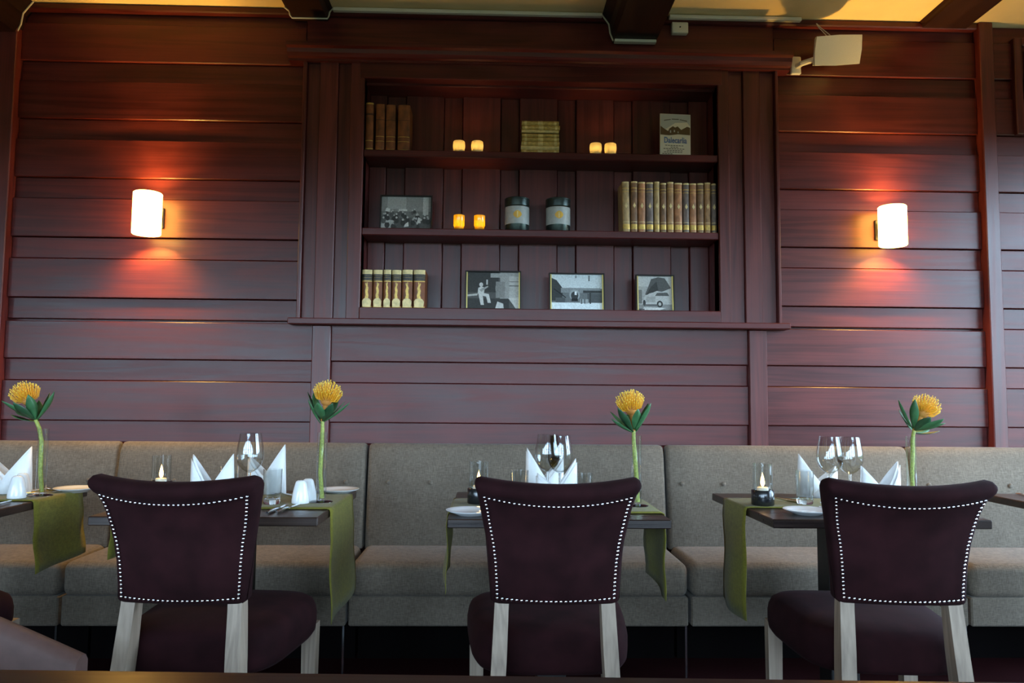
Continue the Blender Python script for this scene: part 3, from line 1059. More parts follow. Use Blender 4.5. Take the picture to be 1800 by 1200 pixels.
def napkin(loc, rz, label, w=.068, hl=.17, hr=.17, notch=.07, d=.040):
    t = thing('napkin', label, 'napkin', loc, rz, 'white folded napkins standing on the tables')

    def sheet(front):
        vs, fs = [], []
        nx, nz = 16, 6
        for i in range(nx + 1):
            u = -1 + 2 * i / nx
            tz = notch + (hl - notch) * max(0, -u) ** 1.05 if u < 0 else notch + (hr - notch) * u ** 1.05
            for j in range(nz + 1):
                s = j / nz
                z = tz * s
                ww = w * (1 + .10 * (1 - s) - .02 * s)
                y = (d * (1 - u * u) * (1 - .25 * s) + .0022) * (-1 if front else 1)
                vs.append(Vector((u * ww, y, z)))
        for i in range(nx):
            for j in range(nz):
                a = i * (nz + 1) + j
                fs.append([a, a + 1, a + nz + 2, a + nz + 1])
        return vs, fs
    for (nm, g, off) in (('front_fold', sheet(True), 0), ('back_fold', sheet(False), 0)):
        o = put(nm, g, 'napkin', t, smooth=True, auto=60)
        m = o.modifiers.new('thickness', 'SOLIDIFY'); m.thickness = .0022; m.offset = 0
    # overlapping diagonal flaps on the near face
    for s in (-1, 1):
        vs = []
        nn = 8
        h = hl if s < 0 else hr
        for i in range(nn + 1):
            u = i / nn
            x = s * w * 1.04 * (1 - 1.45 * u)
            uu = max(-1, min(1, x / (w * 1.06)))
            zt = h * .93 * (1 - u) + .012 * u
            y = -(d * (1 - uu * uu) * .98 + .0050 + (.001 if s > 0 else 0))
            vs.append(Vector((x, y, zt))); vs.append(Vector((x, y - .0004, max(.001, zt * .05))))
        fs = [[2 * i, 2 * i + 1, 2 * i + 3, 2 * i + 2] for i in range(nn)]
        o = put('flap', (vs, fs), 'napkin', t, smooth=True, auto=60)
        m = o.modifiers.new('thickness', 'SOLIDIFY'); m.thickness = .0016; m.offset = 0


def flame_light(parent, loc, e, col=(1, .52, .16), r=.006):
    l = bpy.data.lights.new('flame_light', 'POINT')
    l.energy = e; l.color = col; l.shadow_soft_size = r
    o = bpy.data.objects.new('flame_light', l); COL.objects.link(o)
    o.parent = parent; o.location = loc


def candle_holder(loc, label):
    t = thing('candle_holder', label, 'candle holder', loc, group='glass chimney candle holders on the tables')
    put('base', gsolid([(.037, 0), (.0395, .003), (.0395, .050), (.037, .053), (.031, .053), (.030, .046)], 36), 'candle_black', t, smooth=True, auto=40)
    put('chimney', glathe([(.0325, .046), (.0335, .06), (.0335, .145), (.0329, .145), (.0329, .06), (.0319, .046)], 36), 'glass', t, smooth=True, auto=60)
    cnd = put('candle', gsolid([(.0195, .046), (.0195, .060), (.017, .062)], 24), 'wax', t, smooth=True, auto=40)
    put('flame', glathe([(.0005, .063), (.0055, .069), (.0072, .077), (.0060, .088), (.0030, .100), (.0004, .110)], 14), 'flame', cnd, smooth=True)


def vase(loc, label, h=.235):
    t = thing('bud_vase', label, 'vase', loc, group='slim glass vases on the tables')
    put('cylinder', glathe([(.0165, .006), (.0175, .03), (.0178, h), (.0168, h), (.0165, .03), (.0155, .012), (.001, .010)], 32), 'glass', t, smooth=True, auto=60)
    put('foot', gsolid([(.0405, 0), (.041, .002), (.030, .0055), (.017, .007)], 40), 'glass_solid', t, smooth=True, auto=40)


BLOOM = {}


def flower(vase_loc, stem_pts, tilt, spin, label, seed):
    rnd = random.Random(seed)
    v = Vector(vase_loc)
    t = thing('pincushion_protea', label, 'flower', v, group='yellow pincushion flowers in the vases')
    pts = [Vector(p) - v for p in stem_pts]
    put('stem', gtube(pts, [.0075] * (len(pts) - 2) + [.0068, .006], 10), 'stem', t, smooth=True)
    top = pts[-1]
    q = Matrix.Rotation(tilt, 4, 'Y') @ Matrix.Rotation(spin, 4, 'Z')
    # flower head: fleshy core plus curved styles
    core = gsphere(.021, 18, 10, (1, 1, 1.05), (0, 0, .072))
    core = gmerge(core, gtube([(0, 0, -.004), (0, 0, .03), (0, 0, .055), (0, 0, .064)], [.0065, .0065, .009, .016], 12))
    head = put('flower_head', gmove(core, top, q), 'bloom_core', t, smooth=True)
    stg, tips = [], []
    n = 130
    for k in range(n):
        ph = k * 2.399963
        c = 1 - (k + .5) / n * 1.12
        th = math.acos(max(-.2, c))
        dr = Vector((math.sin(th) * math.cos(ph), math.sin(th) * math.sin(ph), math.cos(th)))
        p0 = Vector((0, 0, .070)) + dr * .018
        ln = .034 + rnd.uniform(-.004, .005)
        mid = p0 + dr * ln * .55 + Vector((0, 0, .004))
        out = Vector((dr.x, dr.y, 0)) * (.45 + .5 * math.sin(th))
        end = mid + (out * .55 + Vector((0, 0, 1))).normalized() * ln * .75
        g = gtube([p0, p0.lerp(mid, .6) + dr * .001, mid, end], [.0013, .0013, .0012, .0010], 5)
        stg.append(g)
        tips.append(gsphere(.0019, 6, 4, (1, 1, 1.3), end))
    put('styles', gmove(gmerge(*stg), top, q), 'bloom', t, kind='stuff')
    put('style_tips', gmove(gmerge(*tips), top, q), 'bloom_tip', t, kind='stuff')
    nl = 9
    for k in range(nl):
        ph = 2 * math.pi * k / nl + rnd.uniform(-.2, .2)
        L = rnd.uniform(.095, .125)
        W = rnd.uniform(.016, .021)
        open_ = rnd.uniform(.75, 1.3)
        vs, fs = [], []
        m = 8
        for i in range(m + 1):
            s = i / m
            wv = W * (math.sin(math.pi * min(1, s * .93 + .07)) ** .8) * (.55 + .75 * s if s < .6 else 1.0)
            if i == m:
                wv = .0006
            ang = open_ * (1.05 - .45 * s)
            # integrate a curved midrib
            if i == 0:
                c = Vector((.006, 0, -.002 + rnd.uniform(-.012, .006)))
            else:
                c = c + Vector((math.sin(ang), 0, math.cos(ang))) * (L / m)
            nx_, nz_ = -math.cos(ang), math.sin(ang)
            for (a, cup) in ((-1, .22), (0, 0), (1, .22)):
                vs.append(c + Vector((nx_ * wv * cup, a * wv, nz_ * wv * cup)))
        for i in range(m):
            for j in range(2):
                a = i * 3 + j
                fs.append([a, a + 1, a + 4, a + 3])
        g = gmove((vs, fs), top, q @ Matrix.Rotation(ph, 4, 'Z'))
        o = put('leaf', g, 'leaf' if k % 3 else 'leaf_dark', t, smooth=True, auto=80)
        md = o.modifiers.new('thickness', 'SOLIDIFY'); md.thickness = .0012


def on(px, py, n=None):
    p = PZ(px, py, ON if n is None else n)
    return Vector((p.x, p.y, ON if n is None else n))


def at(px, Y, z=ON):
    p = PY(px, 860, Y)
    return Vector((p.x, Y, z))


TT = TZ + .0005
# -- leftmost table
napkin(at(14, 2.96, TT), R(8), 'white folded napkin at the left edge beside the leaning flower', hl=.15, hr=.175, w=.075)
shaker(on(29, 875), 'white shaker on the leftmost table, nearer of its pair', 3)
shaker(on(38, 869), 'white shaker on the leftmost table, half hidden behind its twin', 1)
V1 = on(71, 871)
vase(V1, 'slim glass vase on the leftmost table', .242)
plate(at(133, 3.03, TT), 'white side plate on the leftmost table behind the runner')
fork(Vector((-1.70, 2.98, ON)), R(-25), 'fork beside the vase on the leftmost table')
knife(Vector((-1.655, 2.90, ON)), R(-30), 'knife beside the vase on the leftmost table')
knife(Vector((-1.64, 2.62, TT)), R(4), 'knife near the front edge of the leftmost table')
# -- second table
candle_holder(on(282, 870), 'glass candle holder half hidden behind the left velvet chair')
napkin(at(373, 2.585, TT), R(2), 'white folded napkin rising just behind the left velvet chair', hl=.178, hr=.180, w=.066)
napkin(at(468, 2.99, TT), R(-6), 'white folded napkin behind the single wine glass', hl=.145, hr=.188, w=.070)
wine_glass(on(437, 884), 'single wine glass beside the left velvet chair', 1.06)
tumbler(on(478, 885), 'water tumbler between wine glass and salt shakers')
tumbler(at(402, 2.80), 'water tumbler behind the left velvet chair, only its rim showing')
shaker(on(528, 884), 'white salt shaker in front of the second vase, nearer of its pair', 3)
shaker(on(541, 880), 'white pepper shaker half hidden next to the second vase', 1)
V2 = on(564, 882)
vase(V2, 'slim glass vase beside the pair of salt shakers', .242)
plate(at(596, 3.035, TT), 'white side plate behind the second vase at the corner of the table')
knife(Vector((-.693, 2.565, TT)), R(-3), 'left knife of the pair at the front edge of the second table')
knife(Vector((-.662, 2.578, TT)), R(-6), 'right knife of the pair at the front edge of the second table')
fork(at(500, 2.90), R(40), 'fork lying behind the water tumbler on the second table')
fork(at(548, 2.95), R(0), 'fork lying just behind the second vase')
# -- middle table
candle_holder(on(841, 884), 'lit candle holder at the left corner of the middle table')
plate(Vector((-.062, 2.49, TT)), 'white side plate at the front left corner of the middle table')
napkin(at(957, 2.99, TT), R(3), 'white folded napkin on the far side of the middle table', hl=.182, hr=.15, w=.070)
napkin(at(978, 2.62, TT), R(-3), 'white folded napkin nearer the middle chair', hl=.12, hr=.170, w=.066)
wine_glass(at(962, 2.80), 'left wine glass of the pair on the middle table', 1.06)
wine_glass(at(984, 2.76), 'right wine glass of the pair on the middle table', 1.05)
tumbler(at(913, 2.70), 'water tumbler left of the napkins on the middle table')
tumbler(at(1026, 2.60), 'water tumbler right of the napkins on the middle table')
V3 = on(1119, 889)
vase(V3, 'slim glass vase on the middle table', .242)
# -- right table
candle_holder(on(1341, 887), 'lit candle in black holder on the right-hand table')
plate(Vector((1.046, 2.535, TT)), 'white side plate at the front left corner of the right-hand table')
tumbler(on(1415, 885), 'water tumbler in front of the napkin on the right-hand table')
napkin(at(1437, 2.99, TT), R(-4), 'tall white folded napkin behind the tumbler on the right-hand table', hl=.165, hr=.12, w=.072, notch=.055)
napkin(at(1547, 2.58, TT), R(4), 'white folded napkin behind the right velvet chair', hl=.155, hr=.170, w=.066)
wine_glass(on(1460, 884), 'left wine glass of the pair on the right-hand table', 1.06)
wine_glass(at(1495, 2.77), 'right wine glass of the pair on the right-hand table', 1.06)
fork(Vector((1.062, 2.86, ON)), R(35), 'fork between candle holder and tumbler on the right-hand table')
fork(Vector((1.135, 2.575, TT)), R(12), 'fork beside the side plate on the right-hand table')
knife(Vector((1.165, 2.57, TT)), R(12), 'knife beside the side plate on the right-hand table')
V4 = on(1604, 885)
vase(V4, 'slim glass vase on the right-hand table, rising behind the chair', .242)
fork(Vector((2.15, 3.0, TT)), R(5), 'fork on the table corner at the right edge')
# -- the flowers


def stem_path(v, y_mid, px_pts):
    pts = [Vector((v.x + .004, v.y, v.z + .014))]
    for (px, py) in px_pts:
        pts.append(PY(px, py, v.y))
    return pts


flower(V1, stem_path(V1, 0, [(71, 830), (73, 775), (69, 752), (61, 734)]), R(-24), .4, 'yellow pincushion flower leaning left at the left edge', 1)
flower(V2, stem_path(V2, 0, [(563, 830), (566, 775), (567, 755), (567, 738)]), R(9), 1.1, 'yellow pincushion flower above the salt shakers', 2)
flower(V3, stem_path(V3, 0, [(1119, 840), (1116, 800), (1114, 775), (1114, 755)]), R(-8), 2.0, 'yellow pincushion flower upright on the middle table', 3)
flower(V4, stem_path(V4, 0, [(1603, 840), (1604, 800), (1604, 772), (1607, 755)]), R(29), .2, 'yellow pincushion flower leaning right on the right-hand table', 4)

# ------------------------------------------------------------------ things on the shelves
YF = 3.672            # front of things on the shelves


def sx(px, py=400, Y=YF):
    return PY(px, py, Y).x


def book(x0, x1, h, z, m, label, group, depth=.135, bands=(), cap=None, yf=YF, lean=0, hw_z=None):
    w = x1 - x0
    t = thing('book', label, 'book', ((x0 + x1) / 2, yf, z), group=group, rot=(0, lean, 0))
    hw = w / 2
    sp = [(-hw, .010)] + [(-hw * math.cos(a) if True else 0, .010 - .010 * math.sin(a)) for a in [math.pi * k / 8 for k in range(1, 8)]] + [(hw, .010)]
    sp = sp + [(hw, .016), (-hw, .016)]
    t_spine = put('spine', gprism(sp, 'xy', 0, h), m, t, smooth=True, auto=30)
    put('cover', gmerge(gbox(-hw, -hw + .0022, .014, depth, 0, h), gbox(hw - .0022, hw, .014, depth, 0, h)), m, t)
    put('page_block', gbox(-hw + .0024, hw - .0024, .015, depth - .004, .003, h - .003), 'paper_block', t)
    for (za, zb, bm_) in bands:
        s2 = [(x_ * 1.0, y_ - .0009) for (x_, y_) in sp[:-2]] + [(hw, .0125), (-hw, .0125)]
        put('band', gprism(s2, 'xy', h * za, h * zb), bm_, t_spine, smooth=True, auto=30)
    return t_spine


# top shelf, four old leather volumes
px4 = [(640, 656, 177, 258), (660, 676, 181, 260), (678, 695, 182, 260), (699, 720, 182, 260)]
LB = ['tallest old leather book, leftmost on the top shelf', 'second old brown leather book from the left on the top shelf',
      'third old brown leather book from the left on the top shelf', 'thick old leather book, rightmost of the four on the top shelf']
for i, (a, b, y0, y1) in enumerate(px4):
    h = PY(a, y0, YF).z - PY(a, y1, YF).z
    bands = [(.97, 1.0, 'gilt'), (.74, .78, 'old_leather_dark'), (.20, .215, 'gilt'), (.02, .045, 'gilt')] if i == 0 else [(.66, .67, 'old_leather_dark'), (.30, .31, 'gilt'), (.20, .208, 'gilt'), (.01, .03, 'gilt')]
    book(max(OPX0 + .003, sx(a, 220)), sx(b, 220), h + .008, SH1, 'old_leather', LB[i], 'old leather books on the top shelf', bands=bands, lean=0)

# top shelf, flat pile of books
xa, xb = sx(917, 240), sx(984, 240)
zs = [0, .020, .042, .064, .084, .105, .122, .144, .166]
for i in range(8):
    w = (xb - xa) + random.uniform(-.006, .004)
    h = zs[i + 1] - zs[i] - (.004 if i == 4 else .0006)
    t = thing('book', ORD[i] + ' book from the bottom of the flat pile on the top shelf', 'book', ((xa + xb) / 2 + random.uniform(-.003, .003), YF, SH1 + zs[i] + .0003), group='flat pile of pale old books')
    hw, hh = w / 2, h / 2
    prof = [(.012, 0)] + [(.012 - .010 * math.sin(math.pi * k / 6), h * k / 6) for k in range(1, 6)] + [(.012, h), (.016, h), (.016, 0)]
    spn = put('spine', gprism(prof, 'yz', -hw, hw), 'spine_gold' if i % 4 != 1 else 'gilt_pale', t, smooth=True, auto=30)
    put('cover', gmerge(gbox(-hw, hw, .012, .13, 0, .0016), gbox(-hw, hw, .012, .13, h - .0016, h)), 'spine_gold', t)
    put('page_block', gbox(-hw + .003, hw - .003, .014, .126, .0017, h - .0017), 'paper_block', t)
    for s in (-1, 1):
        pr2 = [(p[0] - .0008, p[1]) for p in prof[:-2]] + [(.013, h), (.013, 0)]
        put('band', gprism(pr2, 'yz', s * hw * .80 - .006, s * hw * .80 + .006), 'gilt_pale', spn, smooth=True, auto=30)
    put('band', gprism(pr2, 'yz', -.012, .012), 'gilt_pale', spn, smooth=True, auto=30)

# middle shelf, thirteen slim volumes
edges = [1095, 1109, 1122, 1136, 1150, 1161, 1173, 1186, 1201, 1213, 1226, 1239, 1251, 1263]
for i in range(13):
    a, b = sx(edges[i] + .5, 400), sx(edges[i + 1] - .8, 400)
    b = min(b, OPX1 - .003)
    h = PY(1180, 319, YF).z - SH2 + random.uniform(-.004, .003) - .004
    mi = 'spine_%d' % [0, 1, 2, 3, 0, 1, 4, 2, 3, 2, 1, 4, 3][i]
    lab = ORD[i] + ' slim gilt-spined book from the left on the middle shelf' if i < 12 else 'last slim gilt-spined book, against the right side of the middle shelf'
    t = book(a, b, h, SH2, mi, lab, 'slim gilt-spined books on the middle shelf',
             bands=[(.97, 1.0, 'gilt_pale'), (.86, .875, 'gilt'), (.80, .81, 'gilt'), (.20, .21, 'gilt_pale'), (.06, .16, 'gilt'), (.0, .02, 'gilt_pale')], depth=.13, lean=R(-1.2 if i == 0 else 0))
    put('emblem', gmove(gprism([(0, -.012), (.007, 0), (0, .016), (-.007, 0)], 'xz', -.0012, .002), (0, 0, h * .52)), 'gilt_pale', t)

# bottom shelf, six brown volumes with gilt ornaments
edges = [632, 655, 673, 688, 706, 726, 748]
for i in range(6):
    a, b = sx(edges[i] + .4, 500), sx(edges[i + 1] - .8, 500)
    a = max(a, OPX0 + .003)
    h = PY(690, 470, YF).z - PY(690, 538, YF).z - random.uniform(0, .004)
    t = book(a, b, h, SH3, 'brown_leather', ORD[i] + ' brown leather book from the left, gilt figure on spine, bottom shelf', 'brown gilt-figured books on the bottom shelf',
             bands=[(.885, 1.0, 'gilt_pale'), (.72, .88, 'dark_band'), (.835, .845, 'gilt'), (.79, .80, 'gilt'), (.75, .757, 'gilt'), (.69, .715, 'gilt'), (.0, .05, 'gilt')], depth=.14)
    hw = (b - a) / 2
    vase_o = [(-.75, .03), (.75, .03), (.85, .18), (.55, .24), (0, .26), (-.55, .24), (-.85, .18)]
    put('ornament', gprism([(x_ * hw, z_ * h) for x_, z_ in vase_o], 'xz', -.0016, .004), 'gilt_pale', t)
    fig = [(-.30, .25), (.35, .25), (.18, .34), (.30, .45), (.12, .55), (.30, .63), (.15, .66), (.02, .60), (.0, .67), (-.16, .67), (-.12, .59), (-.30, .52), (-.20, .42), (-.35, .34)]
    sgn = 1 if i % 2 else -1
    put('ornament', gprism([(sgn * x_ * hw, z_ * h) for x_, z_ in fig], 'xz', -.0015, .003), 'gilt', t)


# tealights
def frosted(px, py, label):
    x = sx(px, py, 3.70)
    t = thing('tealight_holder', label, 'candle holder', (x, 3.70, SH1), group='frosted tealight holders on the top shelf')
    put('glass_cup', glathe([(.001, 0.001), (.026, 0), (.028, .004), (.0275, .018), (.0295, .030), (.030, .042), (.0285, .058), (.0265, .061), (.0252, .058), (.026, .03), (.024, .008)], 28), 'frosted_glass', t, smooth=True, auto=70)
    cnd = put('candle', gsolid([(.018, .009), (.018, .020), (.016, .021)], 20), 'wax', t, smooth=True, auto=40)
    put('flame', glathe([(.0005, .023), (.003, .027), (.0034, .031), (.002, .037), (.0004, .042)], 10), 'flame', cnd, smooth=True)
    flame_light(t, (0, 0, .036), .5, (1, .66, .27))


frosted(807, 251, 'frosted tealight holder, left of the pair beside the old leather books')
frosted(839, 251, 'frosted tealight holder, right of the pair, between old books and flat pile')
frosted(1047, 257, 'frosted tealight holder, left of the pair beside the postcard board')
frosted(1073, 257, 'frosted tealight holder, right of the pair nearest the printed board')


def amber(px, py, label):
    x = sx(px, py, 3.70)
    t = thing('tealight_holder', label, 'candle holder', (x, 3.70, SH2), group='amber tealight holders on the middle shelf')
    put('glass_cup', glathe([(.001, .001), (.021, 0), (.0225, .003), (.0235, .02), (.027, .026), (.027, .076), (.0258, .076), (.0255, .028), (.021, .010)], 28), 'amber_glass', t, smooth=True, auto=50)
    cnd = put('candle', gsolid([(.018, .011), (.018, .020), (.016, .021)], 20), 'wax', t, smooth=True, auto=40)
    put('flame', glathe([(.0005, .023), (.003, .027), (.0034, .031), (.002, .037), (.0004, .042)], 10), 'flame', cnd, smooth=True)
    flame_light(t, (0, 0, .034), .9, (1, .68, .26))


amber(807, 385, 'amber tealight glass, left of the pair on the middle shelf')
amber(843, 385, 'amber tealight glass, right of the pair, beside the tin canister')


# tin canisters
def canister(px, label):
    Y = 3.735
    x = sx(px, 370, Y)
    h = .170
    r = .0595
    t = thing('tin_canister', label, 'canister', (x, Y, SH2), group='dark tin canisters on the middle shelf')
    put('body', gsolid([(r - .002, 0), (r, .003), (r, h - .040), (r - .001, h - .038)], 40), 'tin_dark', t, smooth=True, auto=40)
    put('lid', gsolid([(r + .0012, h - .040), (r + .0018, h - .036), (r + .0018, h - .010), (r + .003, h - .008), (r + .003, h - .003), (r, h), (r - .006, h - .002)], 40), 'tin_dark', t, smooth=True, auto=30)
    lb = put('label_band', glathe([(r + .0002, .037), (r + .0009, .0375), (r + .0009, h - .0465), (r + .0002, h - .046)], 40), 'tin_label', t, smooth=True, auto=30)
    pts = []
    a0 = -math.pi / 2
    vs, fs = [], []
    rows = [(-.019, .003), (-.014, .012), (-.007, .018), (0, .021), (.007, .018), (.014, .012), (.019, .003)]
    for (dz, hw) in rows:
        for k in range(7):
            a = a0 + hw / r * (k / 3 - 1)
            vs.append(Vector(((r + .0016) * math.cos(a), (r + .0016) * math.sin(a), .082 + dz)))
    for i in range(len(rows) - 1):
        for k in range(6):
            fs.append([i * 7 + k, i * 7 + k + 1, i * 7 + k + 8, i * 7 + k + 7])
    put('emblem', (vs, fs), 'tin_emblem', lb, smooth=True, label='orange emblem on the label')
    vs2 = []
    for dz in (-.014, .014):
        for k in (-1, 1):
            a = a0 + k * .0022 / r
            vs2.append(Vector(((r + .0021) * math.cos(a), (r + .0021) * math.sin(a), .082 + dz)))
    put('emblem', (vs2, [[0, 1, 3, 2]]), 'gilt_pale', lb)


canister(909, 'dark tin canister with pale label beside the amber tealights')
canister(981, 'dark tin canister with pale label nearer the row of slim books')


# ---- framed photographs
def print_mesh(name, w, h, layers, parent, pre='grey_', y=0.0):
    """flat print: each tone a patch of paper colour"""
    me = bpy.data.meshes.new(name)
    vs, fs, mi, mats = [], [], [], []
    for d, (tone, poly) in enumerate(layers):
        mname = tone if isinstance(tone, str) else pre + str(tone)
        if mname not in mats:
            mats.append(mname)
        o = len(vs)
        for (u, v) in poly:
            vs.append(((u - .5) * w, y - .00005 * (d + 1), v * h))
        fs.append(list(range(o, o + len(poly)))); mi.append(mats.index(mname))
    me.from_pydata(vs, [], fs)
    for m_ in mats:
        me.materials.append(M[m_])
    for f, k in zip(me.polygons, mi):
        f.material_index = k
    ob = bpy.data.objects.new(name, me); COL.objects.link(ob); ob.parent = parent
    return ob


def rect(a, b, c, d):
    return [(a, c), (b, c), (b, d), (a, d)]


def ell(cx, cy, rx, ry, n=14):
    return [(cx + rx * math.cos(2 * math.pi * k / n), cy + ry * math.sin(2 * math.pi * k / n)) for k in range(n)]


def framed(px0, px1, py0, py1, z, layers, label, pre='grey_', Y=3.715, gilt=True):
    a, b = PY(px0, py1, Y), PY(px1, py1, Y)
    top = PY((px0 + px1) / 2, py0, Y)
    w = b.x - a.x
    h = (top.z - z)
    t = thing('picture_frame', label, 'picture', ((a.x + b.x) / 2, Y, z + .002), rot=(R(-5), 0, 0), group='framed black and white photographs on the shelves')
    fw = .0065
    put('frame', gmerge(gbox(-w / 2, -w / 2 + fw, -.012, .012, 0, h, .001), gbox(w / 2 - fw, w / 2, -.012, .012, 0, h, .001),
                        gbox(-w / 2 + fw, w / 2 - fw, -.012, .012, 0, fw, .001), gbox(-w / 2 + fw, w / 2 - fw, -.012, .012, h - fw, h, .001)), 'frame_black', t)
    if gilt:
        for s in (-1, 1):
            put('inner_strip', gbox(s * (w / 2 - fw - .0028) - .0028, s * (w / 2 - fw - .0028) + .0028, -.008, .004, fw, h - fw), 'frame_gilt', t)
    put('backing', gbox(-w / 2 + fw * .6, w / 2 - fw * .6, .003, .010, .002, h - .003), 'frame_black', t)
    pr = print_mesh('photograph', w - 2 * fw, h - 2 * fw, layers, t, pre, 0)
    pr.location = (0, .001, fw)
    put('easel', gprism([(.010, h * .7), (.016, h * .7), (.055, .0), (.049, .0)], 'yz', -.015, .015), 'frame_black', t)


r1 = random.Random(3)
L1 = [(5, rect(0, 1, 0, 1)), (4, rect(0, 1, 0, .55)), (6, rect(.12, .5, .62, 1)), (5, rect(.55, .8, .55, 1)), (7, rect(.84, .95, .45, 1)), (3, rect(.2, 1, 0, .35)), (7, [(0, 0), (.28, 0), (.26, .27), (0, .29)]), (8, rect(.35, .52, .56, .62))]
for k in range(44):
    x_, y_ = r1.uniform(.03, .97), r1.uniform(.1, .62)
    s_ = .05 * (1.15 - y_)
    L1.append((r1.choice([2, 2, 3]), ell(x_, y_ - .05, s_ * 1.1, s_ * 2.0, 8)))
    L1.append((r1.choice([6, 7, 7]), ell(x_, y_ + s_ * 1.2, s_ * .5, s_ * .8, 8)))
L1 += [(8, [(.72, .18), (.80, .18), (.79, .34), (.75, .36)]), (8, [(.46, .05), (.56, .08), (.55, .22), (.49, .15)]), (8, [(.08, .55), (.17, .52), (.18, .62), (.1, .64)])]
framed(667, 759, 343, 400, SH2, L1, 'framed photograph of a crowded hall on the middle shelf', gilt=False)
L2 = [(3, rect(0, 1, 0, 1)), (2, rect(0, .6, .45, 1)), (6, rect(.63, 1, .25, 1)), (5, rect(.55, .72, .3, .75)), (7, rect(.8, 1, .3, .9)), (4, rect(.8, 1, .62, .65)), (4, rect(.8, 1, .74, .76)),
      (2, rect(0, .8, 0, .28)), (7, [(0, .33), (.2, .36), (.22, .42), (0, .38)]), (8, [(.78, .3), (1, .32), (1, 0), (.93, 0)]), (8, [(.54, 0), (.70, 0), (.69, .14), (.58, .2)]), (6, rect(.45, .66, .86, .98)),
      (8, ell(.275, .66, .036, .06)), (8, [(.21, .42), (.33, .42), (.34, .58), (.28, .61), (.22, .57)]), (8, [(.22, .44), (.30, .43), (.33, .1), (.27, .1)]), (8, [(.28, .44), (.42, .40), (.46, .16), (.40, .16), (.37, .33), (.28, .36)]),
      (6, [(.24, .52), (.40, .63), (.41, .60), (.28, .46)]), (7, rect(.37, .40, .66, .80)), (5, ell(.6, .56, .06, .16))]
framed(817, 916, 476, 541, SH3, L2, 'framed photograph of a seated guitar player on the bottom shelf')
L3 = [(9, rect(0, 1, 0, 1)), (4, rect(0, 1, .2, .62)), (8, [(.15, .62), (1, .60), (1, 1), (0, 1), (0, .85)]), (2, [(0, .25), (.22, .25), (.24, .6), (.12, .84), (0, .92)]), (5, rect(.2, .95, .48, .62)), (2, rect(.62, 1, .48, .55)),
      (6, ell(.46, .42, .10, .16)), (2, ell(.46, .40, .07, .12)), (9, rect(.46, .50, .42, .52)), (1, rect(.40, .52, .24, .32)), (3, rect(.70, .98, .2, .46)), (2, rect(.74, .77, .16, .48)), (6, rect(.56, .72, .18, .30)), (3, rect(.58, .60, .14, .3)), (3, rect(.64, .66, .14, .3)),
      (3, rect(.10, .28, .2, .34)), (1, [(.08, .6), (.30, .35), (.29, .33), (.06, .58)]), (4, rect(.72, .75, .82, .98)), (5, rect(.47, .5, .9, .98)), (9, [(0, 0), (1, 0), (1, .14), (.7, .18), (.3, .12), (0, .2)])]
framed(965, 1063, 480, 543, SH3, L3, 'framed photograph of a snowy house and carriage on the bottom shelf', pre='cool_')
L4 = [(7, rect(0, 1, 0, 1)), (6, rect(0, .35, .3, .7)), (3, [(.22, .45), (.34, .75), (.40, .92), (.6, .98), (.78, .95), (.86, .82), (.95, .66), (.7, .55), (.5, .58)]), (2, [(.25, .45), (.4, .7), (.55, .85), (.6, .6), (.4, .5)]), (5, rect(0, 1, 0, .18)), (4, rect(.0, .14, .2, .6)),
      (7, [(.2, .18), (.2, .4), (.35, .5), (.5, .54), (.85, .56), (.97, .42), (.98, .2)]), (3, [(.5, .43), (.56, .52), (.84, .53), (.90, .43)]), (6, [(.24, .24), (.5, .24), (.52, .42), (.26, .4)]), (2, ell(.63, .19, .085, .10)), (7, ell(.63, .19, .04, .05)), (2, ell(.20, .22, .04, .09)),
      (3, rect(.2, .58, .14, .18)), (8, [(.1, .0), (.6, .0), (.8, .08), (.2, .1)]), (2, rect(.02, .2, .02, .05))]
framed(1118, 1186, 483, 544, SH3, L4, 'small framed photograph of a vintage car, bottom shelf right')

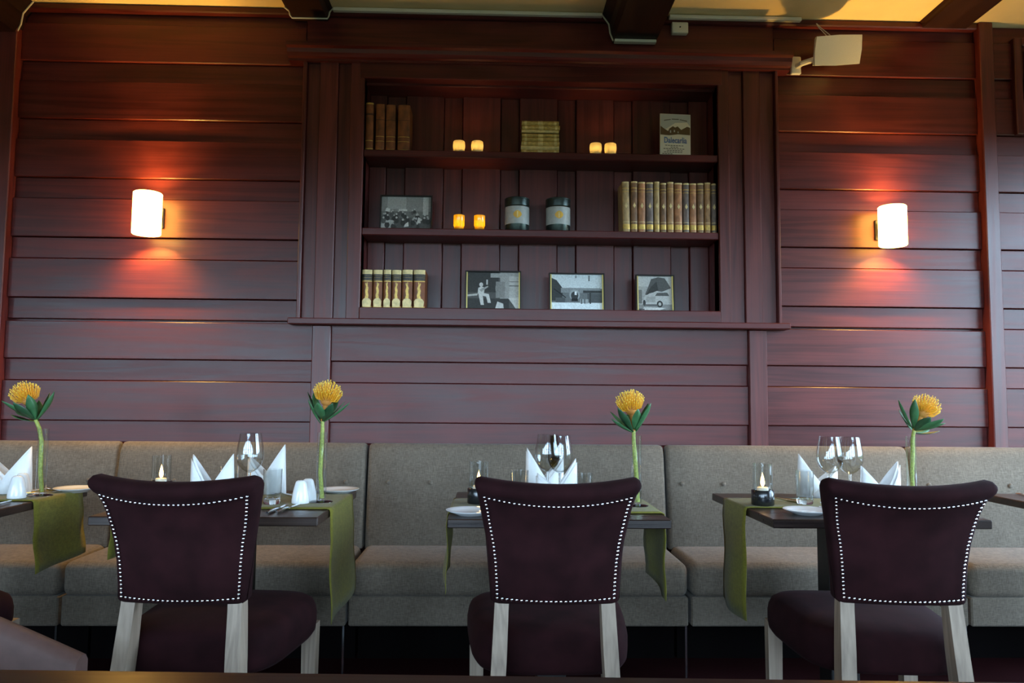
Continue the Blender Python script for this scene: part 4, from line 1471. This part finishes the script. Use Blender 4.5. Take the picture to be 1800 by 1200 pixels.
# ---- printed board with blue blackletter heading
a, b, c = PY(1160, 268, 3.70), PY(1214, 268, 3.70), PY(1186, 198, 3.70)
w, h = b.x - a.x, c.z - SH1
t = thing('printed_board', 'standing printed board with a house picture and blue heading on the top shelf', 'sign', ((a.x + b.x) / 2, 3.70, SH1 + .001), rot=(R(-5), R(1.5), 0))
put('board', gbox(-w / 2, w / 2, 0, .004, 0, h, .0006), 'print_cream', t)
LD = [('print_cream', rect(0, 1, 0, 1)), ('print_sky', rect(0, 1, .5, 1)), ('print_cream', [(0.2, .66), (.5, .8), (.9, .82), (1, .72), (1, .6), (0, .6)]), ('print_brown', [(0, .5), (0, .72), (.12, .66), (.26, .60), (.3, .66), (.42, .72), (.5, .69), (.58, .72), (.7, .64), (.9, .72), (1, .7), (1, .5)]),
      ('print_sky', rect(.32, .36, .56, .62)), ('print_sky', rect(.45, .49, .58, .63)), ('print_sky', rect(.58, .61, .56, .6)), ('print_cream', [(0, .51), (.3, .5), (.6, .53), (1, .52), (1, .4), (0, .4)]),
      ('print_ink', [(.12, .84), (.35, .872), (.35, .89), (.12, .86)]), ('print_ink', rect(.38, .62, .878, .898)), ('print_ink', [(.65, .872), (.9, .84), (.9, .86), (.65, .89)])]
for k, (u0, u1) in enumerate([(.16, .8), (.34, .64), (.1, .84), (.22, .76), (.12, .82), (.06, .5)]):
    zz = .255 - k * .040
    for q_ in range(int((u1 - u0) / .09)):
        LD.append(('print_ink', rect(u0 + q_ * .09, u0 + q_ * .09 + .07, zz, zz + .016)))
pr = print_mesh('print', w * .97, h * .98, LD, t, y=0)
pr.location = (0, -.0003, h * .01)
fc = bpy.data.curves.new('heading', 'FONT')
fc.body = 'Dalecarlia'
fc.size = .036
fc.align_x = 'CENTER'
fc.extrude = .0003
fc.offset = .0006
fc.materials.append(M['print_blue'])
ft = bpy.data.objects.new('heading', fc); COL.objects.link(ft)
bpy.context.view_layer.update()
hm = bpy.data.meshes.new_from_object(ft.evaluated_get(bpy.context.evaluated_depsgraph_get()))
bpy.data.objects.remove(ft)
bpy.data.curves.remove(fc)
fo = bpy.data.objects.new('heading', hm); COL.objects.link(fo)
fo.parent = t; fo.location = (0, -.0018, h * .325); fo.rotation_euler = (R(90), 0, 0); fo.scale = (.80, 1.2, 1)
fo['label'] = 'blue heading text'
